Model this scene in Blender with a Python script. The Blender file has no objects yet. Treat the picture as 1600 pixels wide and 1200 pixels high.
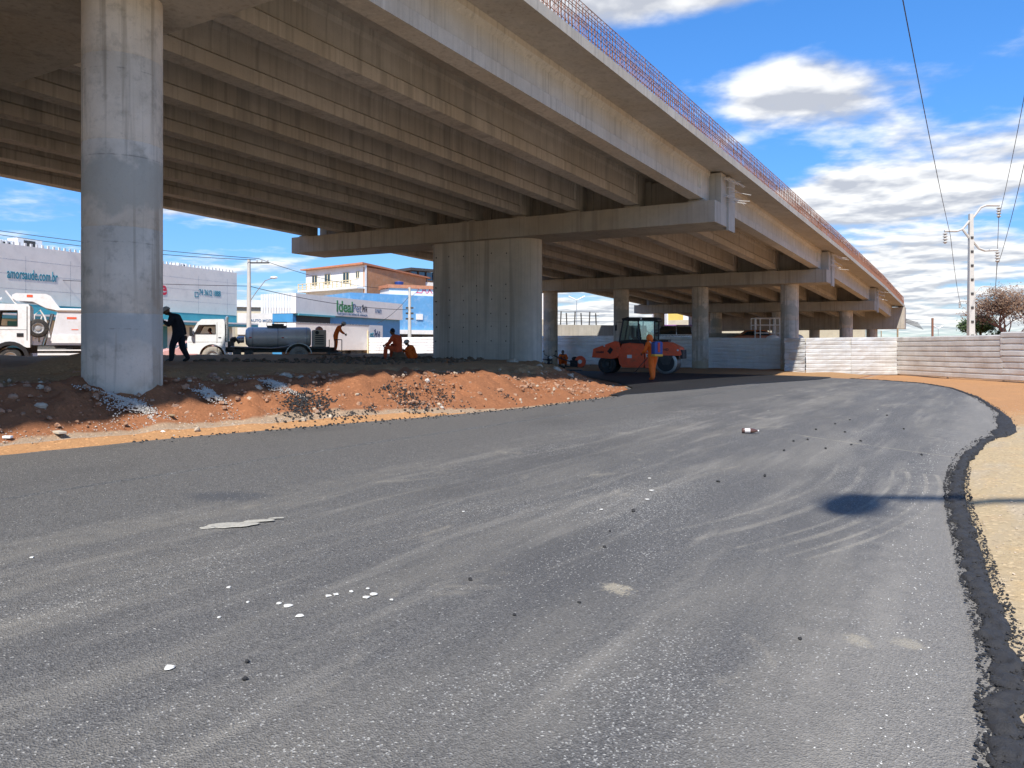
import bpy, bmesh, math, random
from mathutils import Vector, Matrix, noise as mn
random.seed(7)
R = math.radians
scene = bpy.context.scene
col = scene.collection

# ------------------------------------------------------------------ camera
cam_d = bpy.data.cameras.new('camera'); cam = bpy.data.objects.new('camera', cam_d); col.objects.link(cam)
cam.location = (0, 0, 1.6); cam.rotation_euler = (R(90), 0, 0)
cam_d.sensor_width = 36; cam_d.lens = 36*1218.5/1600; cam_d.shift_y = -56.3/1600
cam_d.clip_start = .05; cam_d.clip_end = 6000
scene.camera = cam
scene.cycles.max_bounces = 6; scene.cycles.diffuse_bounces = 4; scene.cycles.glossy_bounces = 3; scene.cycles.transparent_max_bounces = 6

# bridge frame: N to the right of the bridge, B along it
TH = R(31.69); S, C = math.sin(TH), math.cos(TH)
def W(n, b, z=0): return Vector((C*n + S*b, -S*n + C*b, z))
def NB(x, y): return C*x - S*y, S*x + C*y

# ------------------------------------------------------------------ sun and sky
SUN = Vector((0, 0, 0)) + W(.27, -.76, 0) + Vector((0, 0, 1)); SUN.normalize()
EL = math.asin(SUN.z); AZ = math.atan2(SUN.x, SUN.y)
sd = bpy.data.lights.new('sun', 'SUN'); so = bpy.data.objects.new('sun', sd); col.objects.link(so)
sd.energy = 2.1; sd.angle = R(1.0); sd.color = (1, .955, .88)
so.rotation_euler = (-SUN).to_track_quat('-Z', 'Y').to_euler(); so.location = (0, -20, 60)
scene.view_settings.view_transform = 'Standard'; scene.view_settings.look = 'None'
scene.view_settings.exposure = 1.7; scene.view_settings.gamma = 1

wd = bpy.data.worlds.new('World'); scene.world = wd; wd.use_nodes = True
def world():
    nt = wd.node_tree; nt.nodes.clear(); L = nt.links.new
    def nd(t, **k):
        n = nt.nodes.new(t)
        for a, v in k.items(): setattr(n, a, v)
        return n
    def mth(op, a, b=None, c=None, clamp=False):
        n = nd('ShaderNodeMath', operation=op, use_clamp=clamp)
        for i, v in enumerate((a, b, c)):
            if v is None: continue
            if isinstance(v, (int, float)): n.inputs[i].default_value = v
            else: L(v, n.inputs[i])
        return n.outputs[0]
    out = nd('ShaderNodeOutputWorld'); bg = nd('ShaderNodeBackground'); bg.inputs[1].default_value = .15
    sky = nd('ShaderNodeTexSky', sky_type='NISHITA'); sky.sun_disc = False
    sky.sun_elevation = EL; sky.sun_rotation = AZ; sky.air_density = .85; sky.dust_density = .05; sky.ozone_density = 4.5; sky.altitude = 500
    hs = nd('ShaderNodeHueSaturation'); hs.inputs['Saturation'].default_value = 1.2; hs.inputs['Value'].default_value = .56
    L(sky.outputs[0], hs.inputs['Color'])
    lum = nd('ShaderNodeRGBToBW'); L(hs.outputs[0], lum.inputs[0])
    sc_ = mth('DIVIDE', 1.25, mth('ADD', 1.0, mth('MULTIPLY', lum.outputs[0], .52)))
    cs = nd('ShaderNodeVectorMath', operation='SCALE'); L(hs.outputs[0], cs.inputs[0]); L(sc_, cs.inputs['Scale'])
    tint = nd('ShaderNodeMix', data_type='RGBA', blend_type='MULTIPLY'); tint.inputs[0].default_value = 1; tint.inputs[7].default_value = (.86, .95, 1.02, 1); L(cs.outputs[0], tint.inputs[6])
    tc = nd('ShaderNodeTexCoord'); sx = nd('ShaderNodeSeparateXYZ'); L(tc.outputs['Generated'], sx.inputs[0])
    x, y, z = sx.outputs
    # cloud layer: project directions on a high flat layer
    zz = mth('MAXIMUM', mth('ADD', z, .10), .03)
    u = mth('DIVIDE', x, zz); v = mth('DIVIDE', y, zz)
    cb = nd('ShaderNodeCombineXYZ'); L(u, cb.inputs[0]); L(v, cb.inputs[1]); cb.inputs[2].default_value = 3.7
    def fbm(vec, scale, det, off):
        mp = nd('ShaderNodeMapping'); mp.inputs['Location'].default_value = off; L(vec, mp.inputs[0])
        n = nd('ShaderNodeTexNoise'); n.inputs['Scale'].default_value = scale; n.inputs['Detail'].default_value = det
        n.inputs['Roughness'].default_value = .54; L(mp.outputs[0], n.inputs['Vector']); return n.outputs['Fac']
    n1 = fbm(cb.outputs[0], 2.3, 8, (0, 0, 0)); n2 = fbm(cb.outputs[0], .55, 2, (4.3, 1.2, 2)); n1b = fbm(cb.outputs[0], 2.3, 4, (-.05, -.10, 0))
    hz = mth('DIVIDE', z, mth('SQRT', mth('ADD', mth('MULTIPLY', x, x), mth('MULTIPLY', y, y))))   # tan elevation
    ta = mth('DIVIDE', x, mth('MAXIMUM', y, .02))                                                   # tan azimuth, ahead of the place
    # cloud banks seen over the bridge: (tan azimuth, tan elevation*, half widths, tilt, weight)
    te = mth('DIVIDE', z, mth('MAXIMUM', y, .02))
    blobs = [(.20, .455, .20, .05, .05, .30), (.36, .335, .14, .042, 0, .20), (.43, .285, .15, .03, -.10, .14), (.60, .235, .24, .045, .25, .16),
             (.44, .185, .20, .034, .05, .16), (.56, .12, .24, .03, 0, .20), (.50, .065, .30, .04, 0, .22), (.3, .03, .5, .02, 0, .2), (-.4, .04, .4, .03, 0, .14), (-.42, .185, .13, .026, 0, .17), (-.36, .10, .14, .03, 0, .14), (.1, .06, .25, .05, 0, .12),
             (.52, .42, .16, .06, 0, -.16), (.30, .42, .10, .03, 0, -.10), (-.55, .20, .12, .08, 0, -.12)]
    tot = None
    front = mth('GREATER_THAN', y, .05)
    av = nd('ShaderNodeCombineXYZ'); L(ta, av.inputs[0]); L(te, av.inputs[1])
    for (ca, ce, wa, we, tilt, wt) in blobs:
        mp = nd('ShaderNodeMapping', vector_type='TEXTURE'); L(av.outputs[0], mp.inputs[0]); mp.inputs['Location'].default_value = (ca, ce, 0); mp.inputs['Rotation'].default_value = (0, 0, math.atan(tilt)); mp.inputs['Scale'].default_value = (wa*1.7, we*1.7, 1)
        ln = nd('ShaderNodeVectorMath', operation='LENGTH'); L(mp.outputs[0], ln.inputs[0])
        g_ = nd('ShaderNodeMapRange'); g_.interpolation_type = 'SMOOTHSTEP'; L(ln.outputs['Value'], g_.inputs[0]); g_.inputs[3].default_value = wt; g_.inputs[4].default_value = 0; g = g_.outputs[0]
        tot = g if tot is None else mth('ADD', tot, g)
    tot = mth('MULTIPLY', tot, front)
    base = mth('ADD', mth('MULTIPLY', n1, .68), mth('MULTIPLY', n2, .32))
    dens = mth('ADD', base, tot)
    mr = nd('ShaderNodeMapRange'); mr.interpolation_type = 'SMOOTHSTEP'; L(dens, mr.inputs[0]); mr.inputs[1].default_value = .52; mr.inputs[2].default_value = .70
    mask = mth('MULTIPLY', mr.outputs[0], .96)
    low = nd('ShaderNodeMapRange'); L(hz, low.inputs[0]); low.inputs[1].default_value = -.01; low.inputs[2].default_value = .03
    mask = mth('MULTIPLY', mask, low.outputs[0])
    # sunlit tops, greyer bellies
    sh = nd('ShaderNodeMapRange'); L(mth('SUBTRACT', n1, n1b), sh.inputs[0]); sh.inputs[1].default_value = -.09; sh.inputs[2].default_value = .07
    cm = nd('ShaderNodeMix', data_type='RGBA'); L(sh.outputs[0], cm.inputs[0]); cm.inputs[6].default_value = (1.2, 1.26, 1.4, 1); cm.inputs[7].default_value = (2.4, 2.4, 2.37, 1)
    mx = nd('ShaderNodeMix', data_type='RGBA'); L(mask, mx.inputs[0]); L(tint.outputs[2], mx.inputs[6]); L(cm.outputs[2], mx.inputs[7])
    L(mx.outputs[2], bg.inputs[0]); L(bg.outputs[0], out.inputs[0])
world()

# ------------------------------------------------------------------ materials
MATS = {}
def new_mat(name):
    m = bpy.data.materials.new(name); m.use_nodes = True; nt = m.node_tree
    return m, nt, nt.nodes['Principled BSDF']
class NT:
    def __init__(s, nt): s.nt = nt; s.L = nt.links.new
    def nd(s, t, **k):
        n = s.nt.nodes.new(t)
        for a, v in k.items(): setattr(n, a, v)
        return n
    def put(s, inp, v):
        if isinstance(v, (int, float)): inp.default_value = v
        elif isinstance(v, tuple): inp.default_value = v if len(v) == 4 or inp.type == 'VECTOR' else (*v, 1)
        else: s.L(v, inp)
    def m(s, op, a, b=0, clamp=False):
        n = s.nd('ShaderNodeMath', operation=op, use_clamp=clamp); s.put(n.inputs[0], a); s.put(n.inputs[1], b); return n.outputs[0]
    def pos(s, rot=0., scale=(1, 1, 1)):
        g = s.nd('ShaderNodeNewGeometry'); mp = s.nd('ShaderNodeMapping'); mp.vector_type = 'POINT'
        r = s.nd('ShaderNodeVectorRotate', rotation_type='Z_AXIS'); r.inputs['Angle'].default_value = rot
        s.L(g.outputs['Position'], r.inputs['Vector']); s.L(r.outputs[0], mp.inputs[0]); mp.inputs['Scale'].default_value = scale; return mp.outputs[0]
    def obj(s, scale=(1, 1, 1)):
        g = s.nd('ShaderNodeTexCoord'); mp = s.nd('ShaderNodeMapping'); s.L(g.outputs['Object'], mp.inputs[0]); mp.inputs['Scale'].default_value = scale; return mp.outputs[0]
    def noise(s, vec, scale, det=4, rough=.55, dist=0):
        n = s.nd('ShaderNodeTexNoise'); s.L(vec, n.inputs['Vector']); n.inputs['Scale'].default_value = scale; n.inputs['Detail'].default_value = det
        n.inputs['Roughness'].default_value = rough; n.inputs['Distortion'].default_value = dist; return n.outputs['Fac']
    def vor(s, vec, scale, feat='F1', out='Distance', rnd=1):
        n = s.nd('ShaderNodeTexVoronoi', feature=feat); s.L(vec, n.inputs['Vector']); n.inputs['Scale'].default_value = scale; n.inputs['Randomness'].default_value = rnd; return n.outputs[out]
    def mr(s, v, a, b, c=0., d=1., smooth=True):
        n = s.nd('ShaderNodeMapRange'); n.interpolation_type = 'SMOOTHSTEP' if smooth else 'LINEAR'; s.put(n.inputs[0], v)
        for i, q in enumerate((a, b, c, d)): n.inputs[i+1].default_value = q
        return n.outputs[0]
    def mix(s, f, a, b, mode='MIX'):
        n = s.nd('ShaderNodeMix', data_type='RGBA', blend_type=mode); s.put(n.inputs[0], f); s.put(n.inputs[6], a); s.put(n.inputs[7], b); return n.outputs[2]
    def bump(s, h, strength=.3, dist=.02):
        n = s.nd('ShaderNodeBump'); n.inputs['Strength'].default_value = strength; n.inputs['Distance'].default_value = dist; s.put(n.inputs['Height'], h); return n.outputs[0]

def mat(name, c, rough=.6, var=.12, scale=3., metal=0., bump=.0, dirt=None, dirt_amt=.3, alpha_glass=False, spec=.5):
    """painted / plain surfaces with uneven tone and grime"""
    if name in MATS: return MATS[name]
    m, nt, p = new_mat(name); k = NT(nt); v = k.obj()
    n1 = k.noise(v, scale, 5); n2 = k.noise(v, scale*6.3, 4)
    t = k.m('ADD', k.m('MULTIPLY', n1, .65), k.m('MULTIPLY', n2, .35))
    d = k.mr(t, .3, .7)
    dark = tuple(x*(1-var) for x in c); lite = tuple(min(1, x*(1+var*.7)) for x in c)
    cc = k.mix(d, dark, lite)
    if dirt is not None:
        n3 = k.noise(v, scale*1.7, 6, .65); cc = k.mix(k.mr(n3, .48, .72, 0, dirt_amt), cc, dirt)
    k.L(cc, p.inputs['Base Color']); p.inputs['Metallic'].default_value = metal; p.inputs['Specular IOR Level'].default_value = spec
    k.L(k.mr(n2, .3, .7, max(.04, rough-.1), min(1, rough+.1)), p.inputs['Roughness'])
    if bump: k.L(k.bump(n2, bump, .01), p.inputs['Normal'])
    MATS[name] = m; return m

def concrete(name, c, warm, streak=.5, stain=.5, rot=TH):
    m, nt, p = new_mat(name); k = NT(nt)
    v = k.pos(rot); vs = k.pos(rot, (10, 10, .16)); vb = k.pos(rot, (1, .12, 1))
    big = k.noise(v, .35, 2, .6); mid = k.noise(v, 2.3, 4, .62); fine = k.noise(v, 34, 1, .6); st = k.noise(vs, 1.0, 3, .6); st2 = k.noise(k.pos(rot, (2.1, 2.1, .10)), 1, 2, .55)
    cc = k.mix(k.mr(big, .36, .66), c, warm)
    cc = k.mix(k.mr(mid, .30, .70, .0, .45), cc, tuple(x*.72 for x in c))
    cc = k.mix(k.mr(st, .50, .72, 0, streak), cc, tuple(x*.48 for x in warm))
    cc = k.mix(k.mr(st, .27, .42, streak*.7, 0), cc, tuple(min(.8, x*1.35) for x in c))
    cc = k.mix(k.m('MULTIPLY', k.mr(st2, .54, .70, 0, 1), stain), cc, tuple(x*.45 for x in c))
    cc = k.mix(k.mr(fine, .62, .75, 0, .35), cc, tuple(x*.5 for x in c))
    pores = k.vor(v, 7.5); cc = k.mix(k.mr(pores, .02, .07, .6, 0), cc, tuple(x*.25 for x in c))
    k.L(cc, p.inputs['Base Color']); p.inputs['Roughness'].default_value = .88; p.inputs['Specular IOR Level'].default_value = .3
    h = k.m('ADD', k.m('MULTIPLY', mid, .6), k.m('MULTIPLY', fine, .3)); k.L(k.bump(h, .35, .02), p.inputs['Normal'])
    MATS[name] = m; return m
concrete('concrete_beam', (.57, .545, .50), (.49, .455, .395), .5, .5)
concrete('concrete_outer', (.58, .55, .49), (.52, .475, .40), .45, .15)
concrete('concrete_cap', (.46, .43, .375), (.42, .365, .29), .45, .45)
concrete('concrete_wall', (.57, .525, .45), (.51, .46, .38), .45, .55)
concrete('concrete_plain', (.47, .445, .395), (.42, .38, .315), .35, .25)

def column_material():
    m, nt, p = new_mat('concrete_column'); k = NT(nt); v = k.pos(TH)
    sep = k.nd('ShaderNodeSeparateXYZ'); g = k.nd('ShaderNodeNewGeometry'); k.L(g.outputs['Position'], sep.inputs[0]); z = sep.outputs[2]
    c = (.47, .465, .445)
    big = k.noise(v, 1.1, 5, .6); mid = k.noise(v, 4.5, 6, .65); fine = k.noise(v, 40, 3)
    st = k.noise(k.pos(TH, (9, 9, .35)), 1, 3, .6); st2 = k.noise(k.pos(TH, (4.2, 4.2, .12)), 1, 3, .5)
    cc = k.mix(k.mr(big, .35, .65), (.52, .46, .375), (.65, .58, .485))
    cc = k.mix(k.mr(mid, .48, .72, 0, .6), cc, (.29, .26, .215))
    cc = k.mix(k.mr(st, .54, .70, 0, .5), cc, (.27, .235, .185))
    cc = k.mix(k.m('MULTIPLY', k.mr(st2, .56, .64), .55), cc, (.27, .23, .18))
    w = k.m('MULTIPLY', k.m('SUBTRACT', k.noise(v, 2.2, 4), .5), 1.1)
    zn = k.m('ADD', z, w)
    b1 = k.m('MULTIPLY', k.mr(zn, 3.55, 3.75), k.mr(zn, 4.25, 4.42, 1, 0))
    cc = k.mix(k.m('MULTIPLY', b1, .85), cc, (.37, .355, .305))
    b2 = k.m('MULTIPLY', k.mr(zn, 1.62, 1.80), k.mr(zn, 2.1, 2.3, 1, 0))
    cc = k.mix(k.m('MULTIPLY', b2, .7), cc, (.42, .40, .355))
    cc = k.mix(k.mr(fine, .6, .75, 0, .3), cc, (.2, .2, .19))
    ring = k.m('ABSOLUTE', k.m('SUBTRACT', k.m('FRACT', k.m('MULTIPLY', k.m('ADD', z, k.m('MULTIPLY', w, .015)), .80)), .5))
    cc = k.mix(k.m('MULTIPLY', k.mr(ring, .004, .010, 1, 0), k.mr(mid, .42, .62, .0, .5)), cc, (.16, .15, .135))
    soil = k.mr(zn, .55, 1.05, .8, 0); cc = k.mix(soil, cc, (.42, .34, .22))
    k.L(cc, p.inputs['Base Color']); p.inputs['Roughness'].default_value = .85; p.inputs['Specular IOR Level'].default_value = .3
    k.L(k.bump(k.m('ADD', mid, k.m('MULTIPLY', fine, .4)), .25, .015), p.inputs['Normal']); MATS['concrete_column'] = m
column_material()

def asphalt(name, fresh):
    m, nt, p = new_mat(name); k = NT(nt); v = k.pos(TH)   # x = N, y = B after the turn
    sep = k.nd('ShaderNodeSeparateXYZ'); k.L(v, sep.inputs[0]); n_ = sep.outputs[0]; b_ = sep.outputs[1]
    grain = k.vor(v, 115, out='Color'); gsep = k.nd('ShaderNodeSeparateColor'); k.L(grain, gsep.inputs[0]); gr = gsep.outputs[0]; gg = gsep.outputs[1]
    gd = k.vor(v, 115); fine = k.noise(v, 60, 3, .7); mid = k.noise(v, 5, 3, .6)
    along = k.noise(k.pos(TH, (1, .13, 1)), 1.1, 5, .62); along2 = k.noise(k.pos(TH, (1, .08, 1)), 4.2, 4, .62)
    if fresh:
        cc = k.mix(k.mr(fine, .3, .7), (.008, .008, .009), (.022, .022, .023)); rough = .62
        cc = k.mix(k.mr(along, .55, .75, 0, .4), cc, (.045, .044, .042))
        k.L(cc, p.inputs['Base Color']); p.inputs['Roughness'].default_value = rough
    else:
        cc = k.mix(k.mr(fine, .25, .75), (.082, .079, .074), (.130, .124, .116))
        cc = k.mix(k.mr(gr, .50, 1.0, 0, .5), cc, (.235, .226, .21))
        cc = k.mix(k.mr(gr, .0, .30, .6, 0), cc, (.042, .041, .040))
        edge = k.m('ADD', n_, k.m('MULTIPLY', k.m('SUBTRACT', mid, .5), 1.2))
        open_ = k.mr(edge, -6.4, -5.2)                       # the older, dusty carriageway right of the newest strip
        cc = k.mix(k.m('MULTIPLY', k.m('MULTIPLY', k.mr(along, .42, .70), open_), .42), cc, (.27, .245, .20))
        cc = k.mix(k.m('MULTIPLY', k.m('MULTIPLY', k.mr(along2, .50, .72), open_), .38), cc, (.31, .285, .24))
        patch = k.noise(k.pos(TH, (1.0, .55, 1)), 1.6, 5, .66, .5)
        cc = k.mix(k.m('MULTIPLY', k.m('MULTIPLY', k.mr(patch, .60, .76), open_), .5), cc, (.36, .32, .25))
        dark = k.noise(k.pos(TH, (1, .4, 1)), .9, 3, .5); cc = k.mix(k.mr(dark, .50, .72, 0, .40), cc, (.07, .068, .066))
        r_ = k.m('ADD', n_, k.m('MULTIPLY', k.m('SUBTRACT', mid, .5), .9)); cc = k.mix(k.m('MULTIPLY', k.mr(r_, -1.1, -.35), k.mr(fine, .25, .75, .25, .7)), cc, (.30, .275, .235))
        def smear(f, w, amt, c_):
            return k.mix(k.m('MULTIPLY', k.m('MULTIPLY', k.mr(k.m('ABSOLUTE', f), w*.3, w, 1, 0), k.mr(k.m('ADD', k.m('MULTIPLY', patch, .5), k.m('MULTIPLY', fine, .5)), .40, .58)), amt), cc, c_)
        # dusty wheel arcs of vehicles that turned in from the sand
        db = k.m('SUBTRACT', b_, 9.6); f0 = k.m('ADD', k.m('ADD', n_, .50), k.m('MULTIPLY', k.m('MULTIPLY', db, db), .052))
        inb = k.m('MULTIPLY', k.m('MULTIPLY', k.mr(b_, 5.0, 6.0), k.mr(b_, 11, 12.5, 1, 0)), k.mr(n_, -3.2, -2.4))
        for o_, w_, a_ in ((0., .035, .55), (.14, .03, .5), (.33, .05, .45), (.50, .03, .4), (.85, .06, .35), (1.15, .04, .3)): cc = smear(k.m('ADD', k.m('ADD', f0, o_), k.m('MULTIPLY', k.m('SUBTRACT', 1, inb), 300)), w_, a_, (.36, .325, .26))
        cc = smear(k.m('ADD', k.m('ADD', k.m('ADD', b_, k.m('MULTIPLY', n_, .39)), -12.78), k.m('MULTIPLY', k.mr(n_, -4.4, -3.0, 1, 0), 300)), .07, .5, (.36, .32, .24))
        for (sn, sb, rn, rb, a_) in ((-2.03, 4.53, .13, .10, .6), (-.62, 4.55, .08, .08, .4), (-.41, 4.66, .08, .07, .4)):
            q_ = k.m('ADD', k.m('POWER', k.m('ABSOLUTE', k.m('DIVIDE', k.m('SUBTRACT', n_, sn), rn)), 2), k.m('POWER', k.m('ABSOLUTE', k.m('DIVIDE', k.m('SUBTRACT', b_, sb), rb)), 2))
            cc = k.mix(k.m('MULTIPLY', k.mr(k.m('ADD', q_, k.m('MULTIPLY', k.m('SUBTRACT', k.m('ADD', mid, fine), 1), 5.5)), .2, 1.2, 1, 0), a_), cc, (.46, .40, .29))
        dn, dbb = k.m('SUBTRACT', n_, -5.98), k.m('SUBTRACT', b_, 4.72); uu = k.m('ADD', k.m('MULTIPLY', dn, C), k.m('MULTIPLY', dbb, S)); ww = k.m('ADD', k.m('MULTIPLY', dn, -S), k.m('MULTIPLY', dbb, C))
        q_ = k.m('ADD', k.m('POWER', k.m('ABSOLUTE', k.m('DIVIDE', uu, .38)), 2), k.m('POWER', k.m('ABSOLUTE', k.m('DIVIDE', ww, .22)), 2))
        cc = k.mix(k.m('MULTIPLY', k.mr(k.m('ADD', q_, k.m('MULTIPLY', k.m('SUBTRACT', mid, .5), 2.2)), .1, 1.6, 1, 0), .55), cc, (.05, .055, .065))
        # crushed white bits pressed into the surface
        cl = k.noise(k.pos(TH, (1, .3, 1)), .8, 3, .6); thr = k.m('SUBTRACT', .992, k.m('MULTIPLY', k.mr(cl, .48, .75), k.m('ADD', k.m('MULTIPLY', open_, .10), .015)))
        chip = k.m('GREATER_THAN', gg, thr); cc = k.mix(k.m('MULTIPLY', chip, .6), cc, (.55, .53, .48))
        k.L(cc, p.inputs['Base Color']); k.L(k.mr(fine, .3, .7, .62, .85), p.inputs['Roughness'])
    h = k.m('ADD', k.m('MULTIPLY', gd, .8), k.m('ADD', k.m('MULTIPLY', fine, .9), k.m('MULTIPLY', mid, .5)))
    k.L(k.bump(h, .8 if not fresh else .35, .012), p.inputs['Normal']); p.inputs['Specular IOR Level'].default_value = .35
    MATS[name] = m
asphalt('asphalt', False); asphalt('asphalt_fresh_shade', True)

def soil_material():
    """earth: the vertex attribute 'zone' says which soil was tipped or cut where (0 dark, 1 ochre, 2 red, 3 grey gravel, 4 orange, 5 sand)"""
    m, nt, p = new_mat('soil'); k = NT(nt); v = k.pos(0)
    at = k.nd('ShaderNodeAttribute', attribute_name='zone'); z = at.outputs['Fac']
    mid = k.noise(v, 3.2, 6, .65); fine = k.noise(v, 26, 5, .7); big = k.noise(v, .5, 4, .6); grit = k.vor(v, 34, out='Color'); gs = k.nd('ShaderNodeSeparateColor'); k.L(grit, gs.inputs[0])
    zz = k.m('ADD', z, k.m('MULTIPLY', k.m('SUBTRACT', k.m('ADD', k.m('MULTIPLY', mid, .6), k.m('MULTIPLY', fine, .4)), .5), .9))
    ramp = k.nd('ShaderNodeValToRGB'); e = ramp.color_ramp.elements; k.L(k.m('DIVIDE', zz, 5.), ramp.inputs[0])
    cols = [(.0, (.36, .205, .10)), (.10, (.38, .215, .105)), (.2, (.36, .225, .11)), (.30, (.31, .165, .08)), (.38, (.285, .12, .056)), (.46, (.26, .11, .052)), (.57, (.33, .23, .15)), (.66, (.34, .265, .195)), (.76, (.39, .20, .09)), (.86, (.42, .235, .11)), (.97, (.43, .33, .195)), (1., (.43, .33, .195))]
    e[0].position = cols[0][0]; e[0].color = (*cols[0][1], 1); e[1].position = 1; e[1].color = (*cols[-1][1], 1)
    for q, c in cols[1:-1]: a = e.new(q); a.color = (*c, 1)
    cc = ramp.outputs[0]
    cc = k.mix(k.mr(fine, .5, .8, 0, .45), cc, k.mix(1, cc, (.55, .5, .45), 'MULTIPLY'))
    cc = k.mix(k.mr(big, .52, .72, 0, .4), cc, k.mix(1, cc, (1.25, 1.2, 1.1), 'MULTIPLY'))
    sd_ = k.mr(z, 4.4, 4.8); sn_ = k.noise(k.pos(TH, (1, .22, 1)), 1.4, 5, .62); cc = k.mix(k.m('MULTIPLY', k.mr(sn_, .45, .66), k.m('MULTIPLY', sd_, .75)), cc, (.40, .33, .235)); cc = k.mix(k.m('MULTIPLY', k.mr(k.noise(v, .9, 5, .6), .52, .68), k.m('MULTIPLY', sd_, .4)), cc, (.54, .36, .17))
    cc = k.mix(k.mr(gs.outputs[0], .86, .95, 0, .5), cc, k.mix(1, cc, (1.6, 1.6, 1.6), 'MULTIPLY'))
    cc = k.mix(k.mr(gs.outputs[1], .0, .12, .5, 0), cc, k.mix(1, cc, (.5, .5, .5), 'MULTIPLY'))
    k.L(cc, p.inputs['Base Color']); p.inputs['Roughness'].default_value = .95; p.inputs['Specular IOR Level'].default_value = .15
    k.L(k.bump(k.m('ADD', k.m('MULTIPLY', mid, 1.), k.m('MULTIPLY', fine, .6)), .6, .05), p.inputs['Normal']); MATS['soil'] = m
soil_material()

def sheet(name, c, metal, rough, rust=.2):
    m, nt, p = new_mat(name); k = NT(nt); v = k.pos(0); vs = k.pos(0, (1, 1, .15))
    a = k.noise(v, 1.3, 5, .6); b = k.noise(v, 9, 5, .65); s = k.noise(vs, 7, 4)
    cc = k.mix(k.mr(a, .3, .7), tuple(x*.90 for x in c), tuple(min(.85, x*1.06) for x in c)); cc = k.mix(k.mr(s, .5, .75, 0, .18), cc, tuple(x*.55 for x in c))
    cc = k.mix(k.mr(b, .62, .78, 0, rust), cc, (.33, .22, .13))
    k.L(cc, p.inputs['Base Color']); p.inputs['Metallic'].default_value = metal; k.L(k.mr(b, .3, .7, rough-.1, rough+.15), p.inputs['Roughness'])
    k.L(k.bump(a, .2, .05), p.inputs['Normal']); MATS[name] = m
sheet('sheet_zinc', (.86, .84, .80), .25, .42, .10); sheet('sheet_pale', (.64, .62, .58), .1, .5, .2); sheet('sheet_flat', (.56, .545, .51), .25, .45, .12); sheet('sheet_white', (.80, .80, .79), .0, .5, .05); sheet('sheet_cream', (.70, .60, .44), .0, .55, .1)

mat('white_paint', (.78, .78, .77), .35, .06, 2, dirt=(.45, .36, .25), dirt_amt=.25)
mat('truck_box', (.66, .66, .68), .42, .06, 1.5, dirt=(.42, .34, .25), dirt_amt=.3)
mat('black_plastic', (.018, .018, .02), .5, .2, 6)
mat('dark_steel', (.045, .044, .043), .55, .25, 6, dirt=(.2, .15, .1), dirt_amt=.4)
mat('rubber', (.022, .022, .022), .8, .2, 9, bump=.2, dirt=(.16, .12, .085), dirt_amt=.5)
mat('rubber_dusty', (.30, .27, .23), .85, .25, 9, bump=.2)
mat('rim_steel', (.5, .5, .5), .4, .15, 8, .6)
mat('chrome', (.68, .68, .68), .16, .06, 2, 1.0)
mat('tank_steel', (.66, .64, .60), .38, .12, 1.5, .2)
mat('roller_red', (.90, .12, .04), .42, .12, 3, dirt=(.25, .12, .08), dirt_amt=.35)
mat('drum_steel', (.34, .33, .32), .38, .2, 5, .9)
mat('orange_cloth', (.98, .16, .015), .85, .2, 9, bump=.3)
mat('rust_cloth', (.62, .09, .025), .9, .2, 9, bump=.3)
mat('dark_cloth', (.012, .014, .022), .9, .3, 9, bump=.3)
mat('skin', (.16, .075, .042), .6, .1, 12)
mat('boot', (.02, .018, .016), .6, .2, 10)
mat('blue_plastic', (.02, .06, .26), .4, .1, 8)
mat('yellow_plastic', (.75, .38, .03), .4, .1, 8)
mat('grey_hat', (.48, .46, .43), .7, .1, 9)
mat('rust_steel', (.23, .105, .065), .75, .3, 25)
mat('bright_wire', (.62, .58, .52), .5, .2, 30, .3)
mat('red_light', (.55, .02, .02), .3, .05, 5)
mat('lamp_glass', (.8, .8, .78), .15, .03, 5)
mat('teal', (.10, .38, .43), .5, .1, 2); mat('teal_dark', (.05, .23, .28), .5, .1, 2)
mat('facade_grey', (.78, .74, .68), .5, .06, .7, dirt=(.5, .48, .45), dirt_amt=.25); mat('facade_white', (.76, .76, .74), .6, .06, .5, dirt=(.45, .42, .36), dirt_amt=.3)
mat('brick_orange', (.52, .25, .12), .85, .15, 1.2, dirt=(.6, .5, .4), dirt_amt=.25)
mat('tile_roof', (.50, .20, .10), .8, .2, 3); mat('blue_wall', (.12, .33, .58), .6, .1, .8, dirt=(.55, .62, .68), dirt_amt=.35); mat('blue_trim', (.06, .26, .50), .5, .1, 2)
mat('dark_void', (.02, .022, .025), .6, .2, 2); mat('beige_wall', (.52, .46, .34), .8, .1, .8, dirt=(.35, .3, .22), dirt_amt=.4)
mat('cream_trim', (.68, .58, .36), .7, .15, 2, dirt=(.5, .3, .12), dirt_amt=.4)
mat('sign_teal', (.02, .22, .30), .5, .05, 3); mat('sign_green', (.03, .20, .06), .5, .05, 3); mat('sign_navy', (.04, .075, .16), .5, .05, 3); mat('sign_black', (.02, .022, .03), .5, .05, 3)
mat('sign_red', (.62, .03, .06), .5, .05, 3); mat('sign_pink', (.70, .10, .16), .5, .05, 3); mat('sign_orange', (.75, .12, .05), .5, .05, 3); mat('sign_steel', (.10, .17, .28), .5, .05, 3)
mat('pole_concrete', (.52, .50, .45), .85, .12, 2); mat('insulator', (.42, .40, .36), .3, .1, 5); mat('cable', (.03, .03, .035), .6, .1, 5)
mat('purple_wall', (.30, .12, .38), .8, .1, 1); mat('yellow_wall', (.70, .50, .12), .7, .1, 1); mat('silver_paint', (.42, .43, .44), .3, .06, 2, .6)
mat('wood', (.32, .23, .14), .85, .25, 6); mat('paper', (.82, .81, .78), .8, .04, 6); mat('cardboard', (.48, .42, .33), .85, .1, 6)
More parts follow.
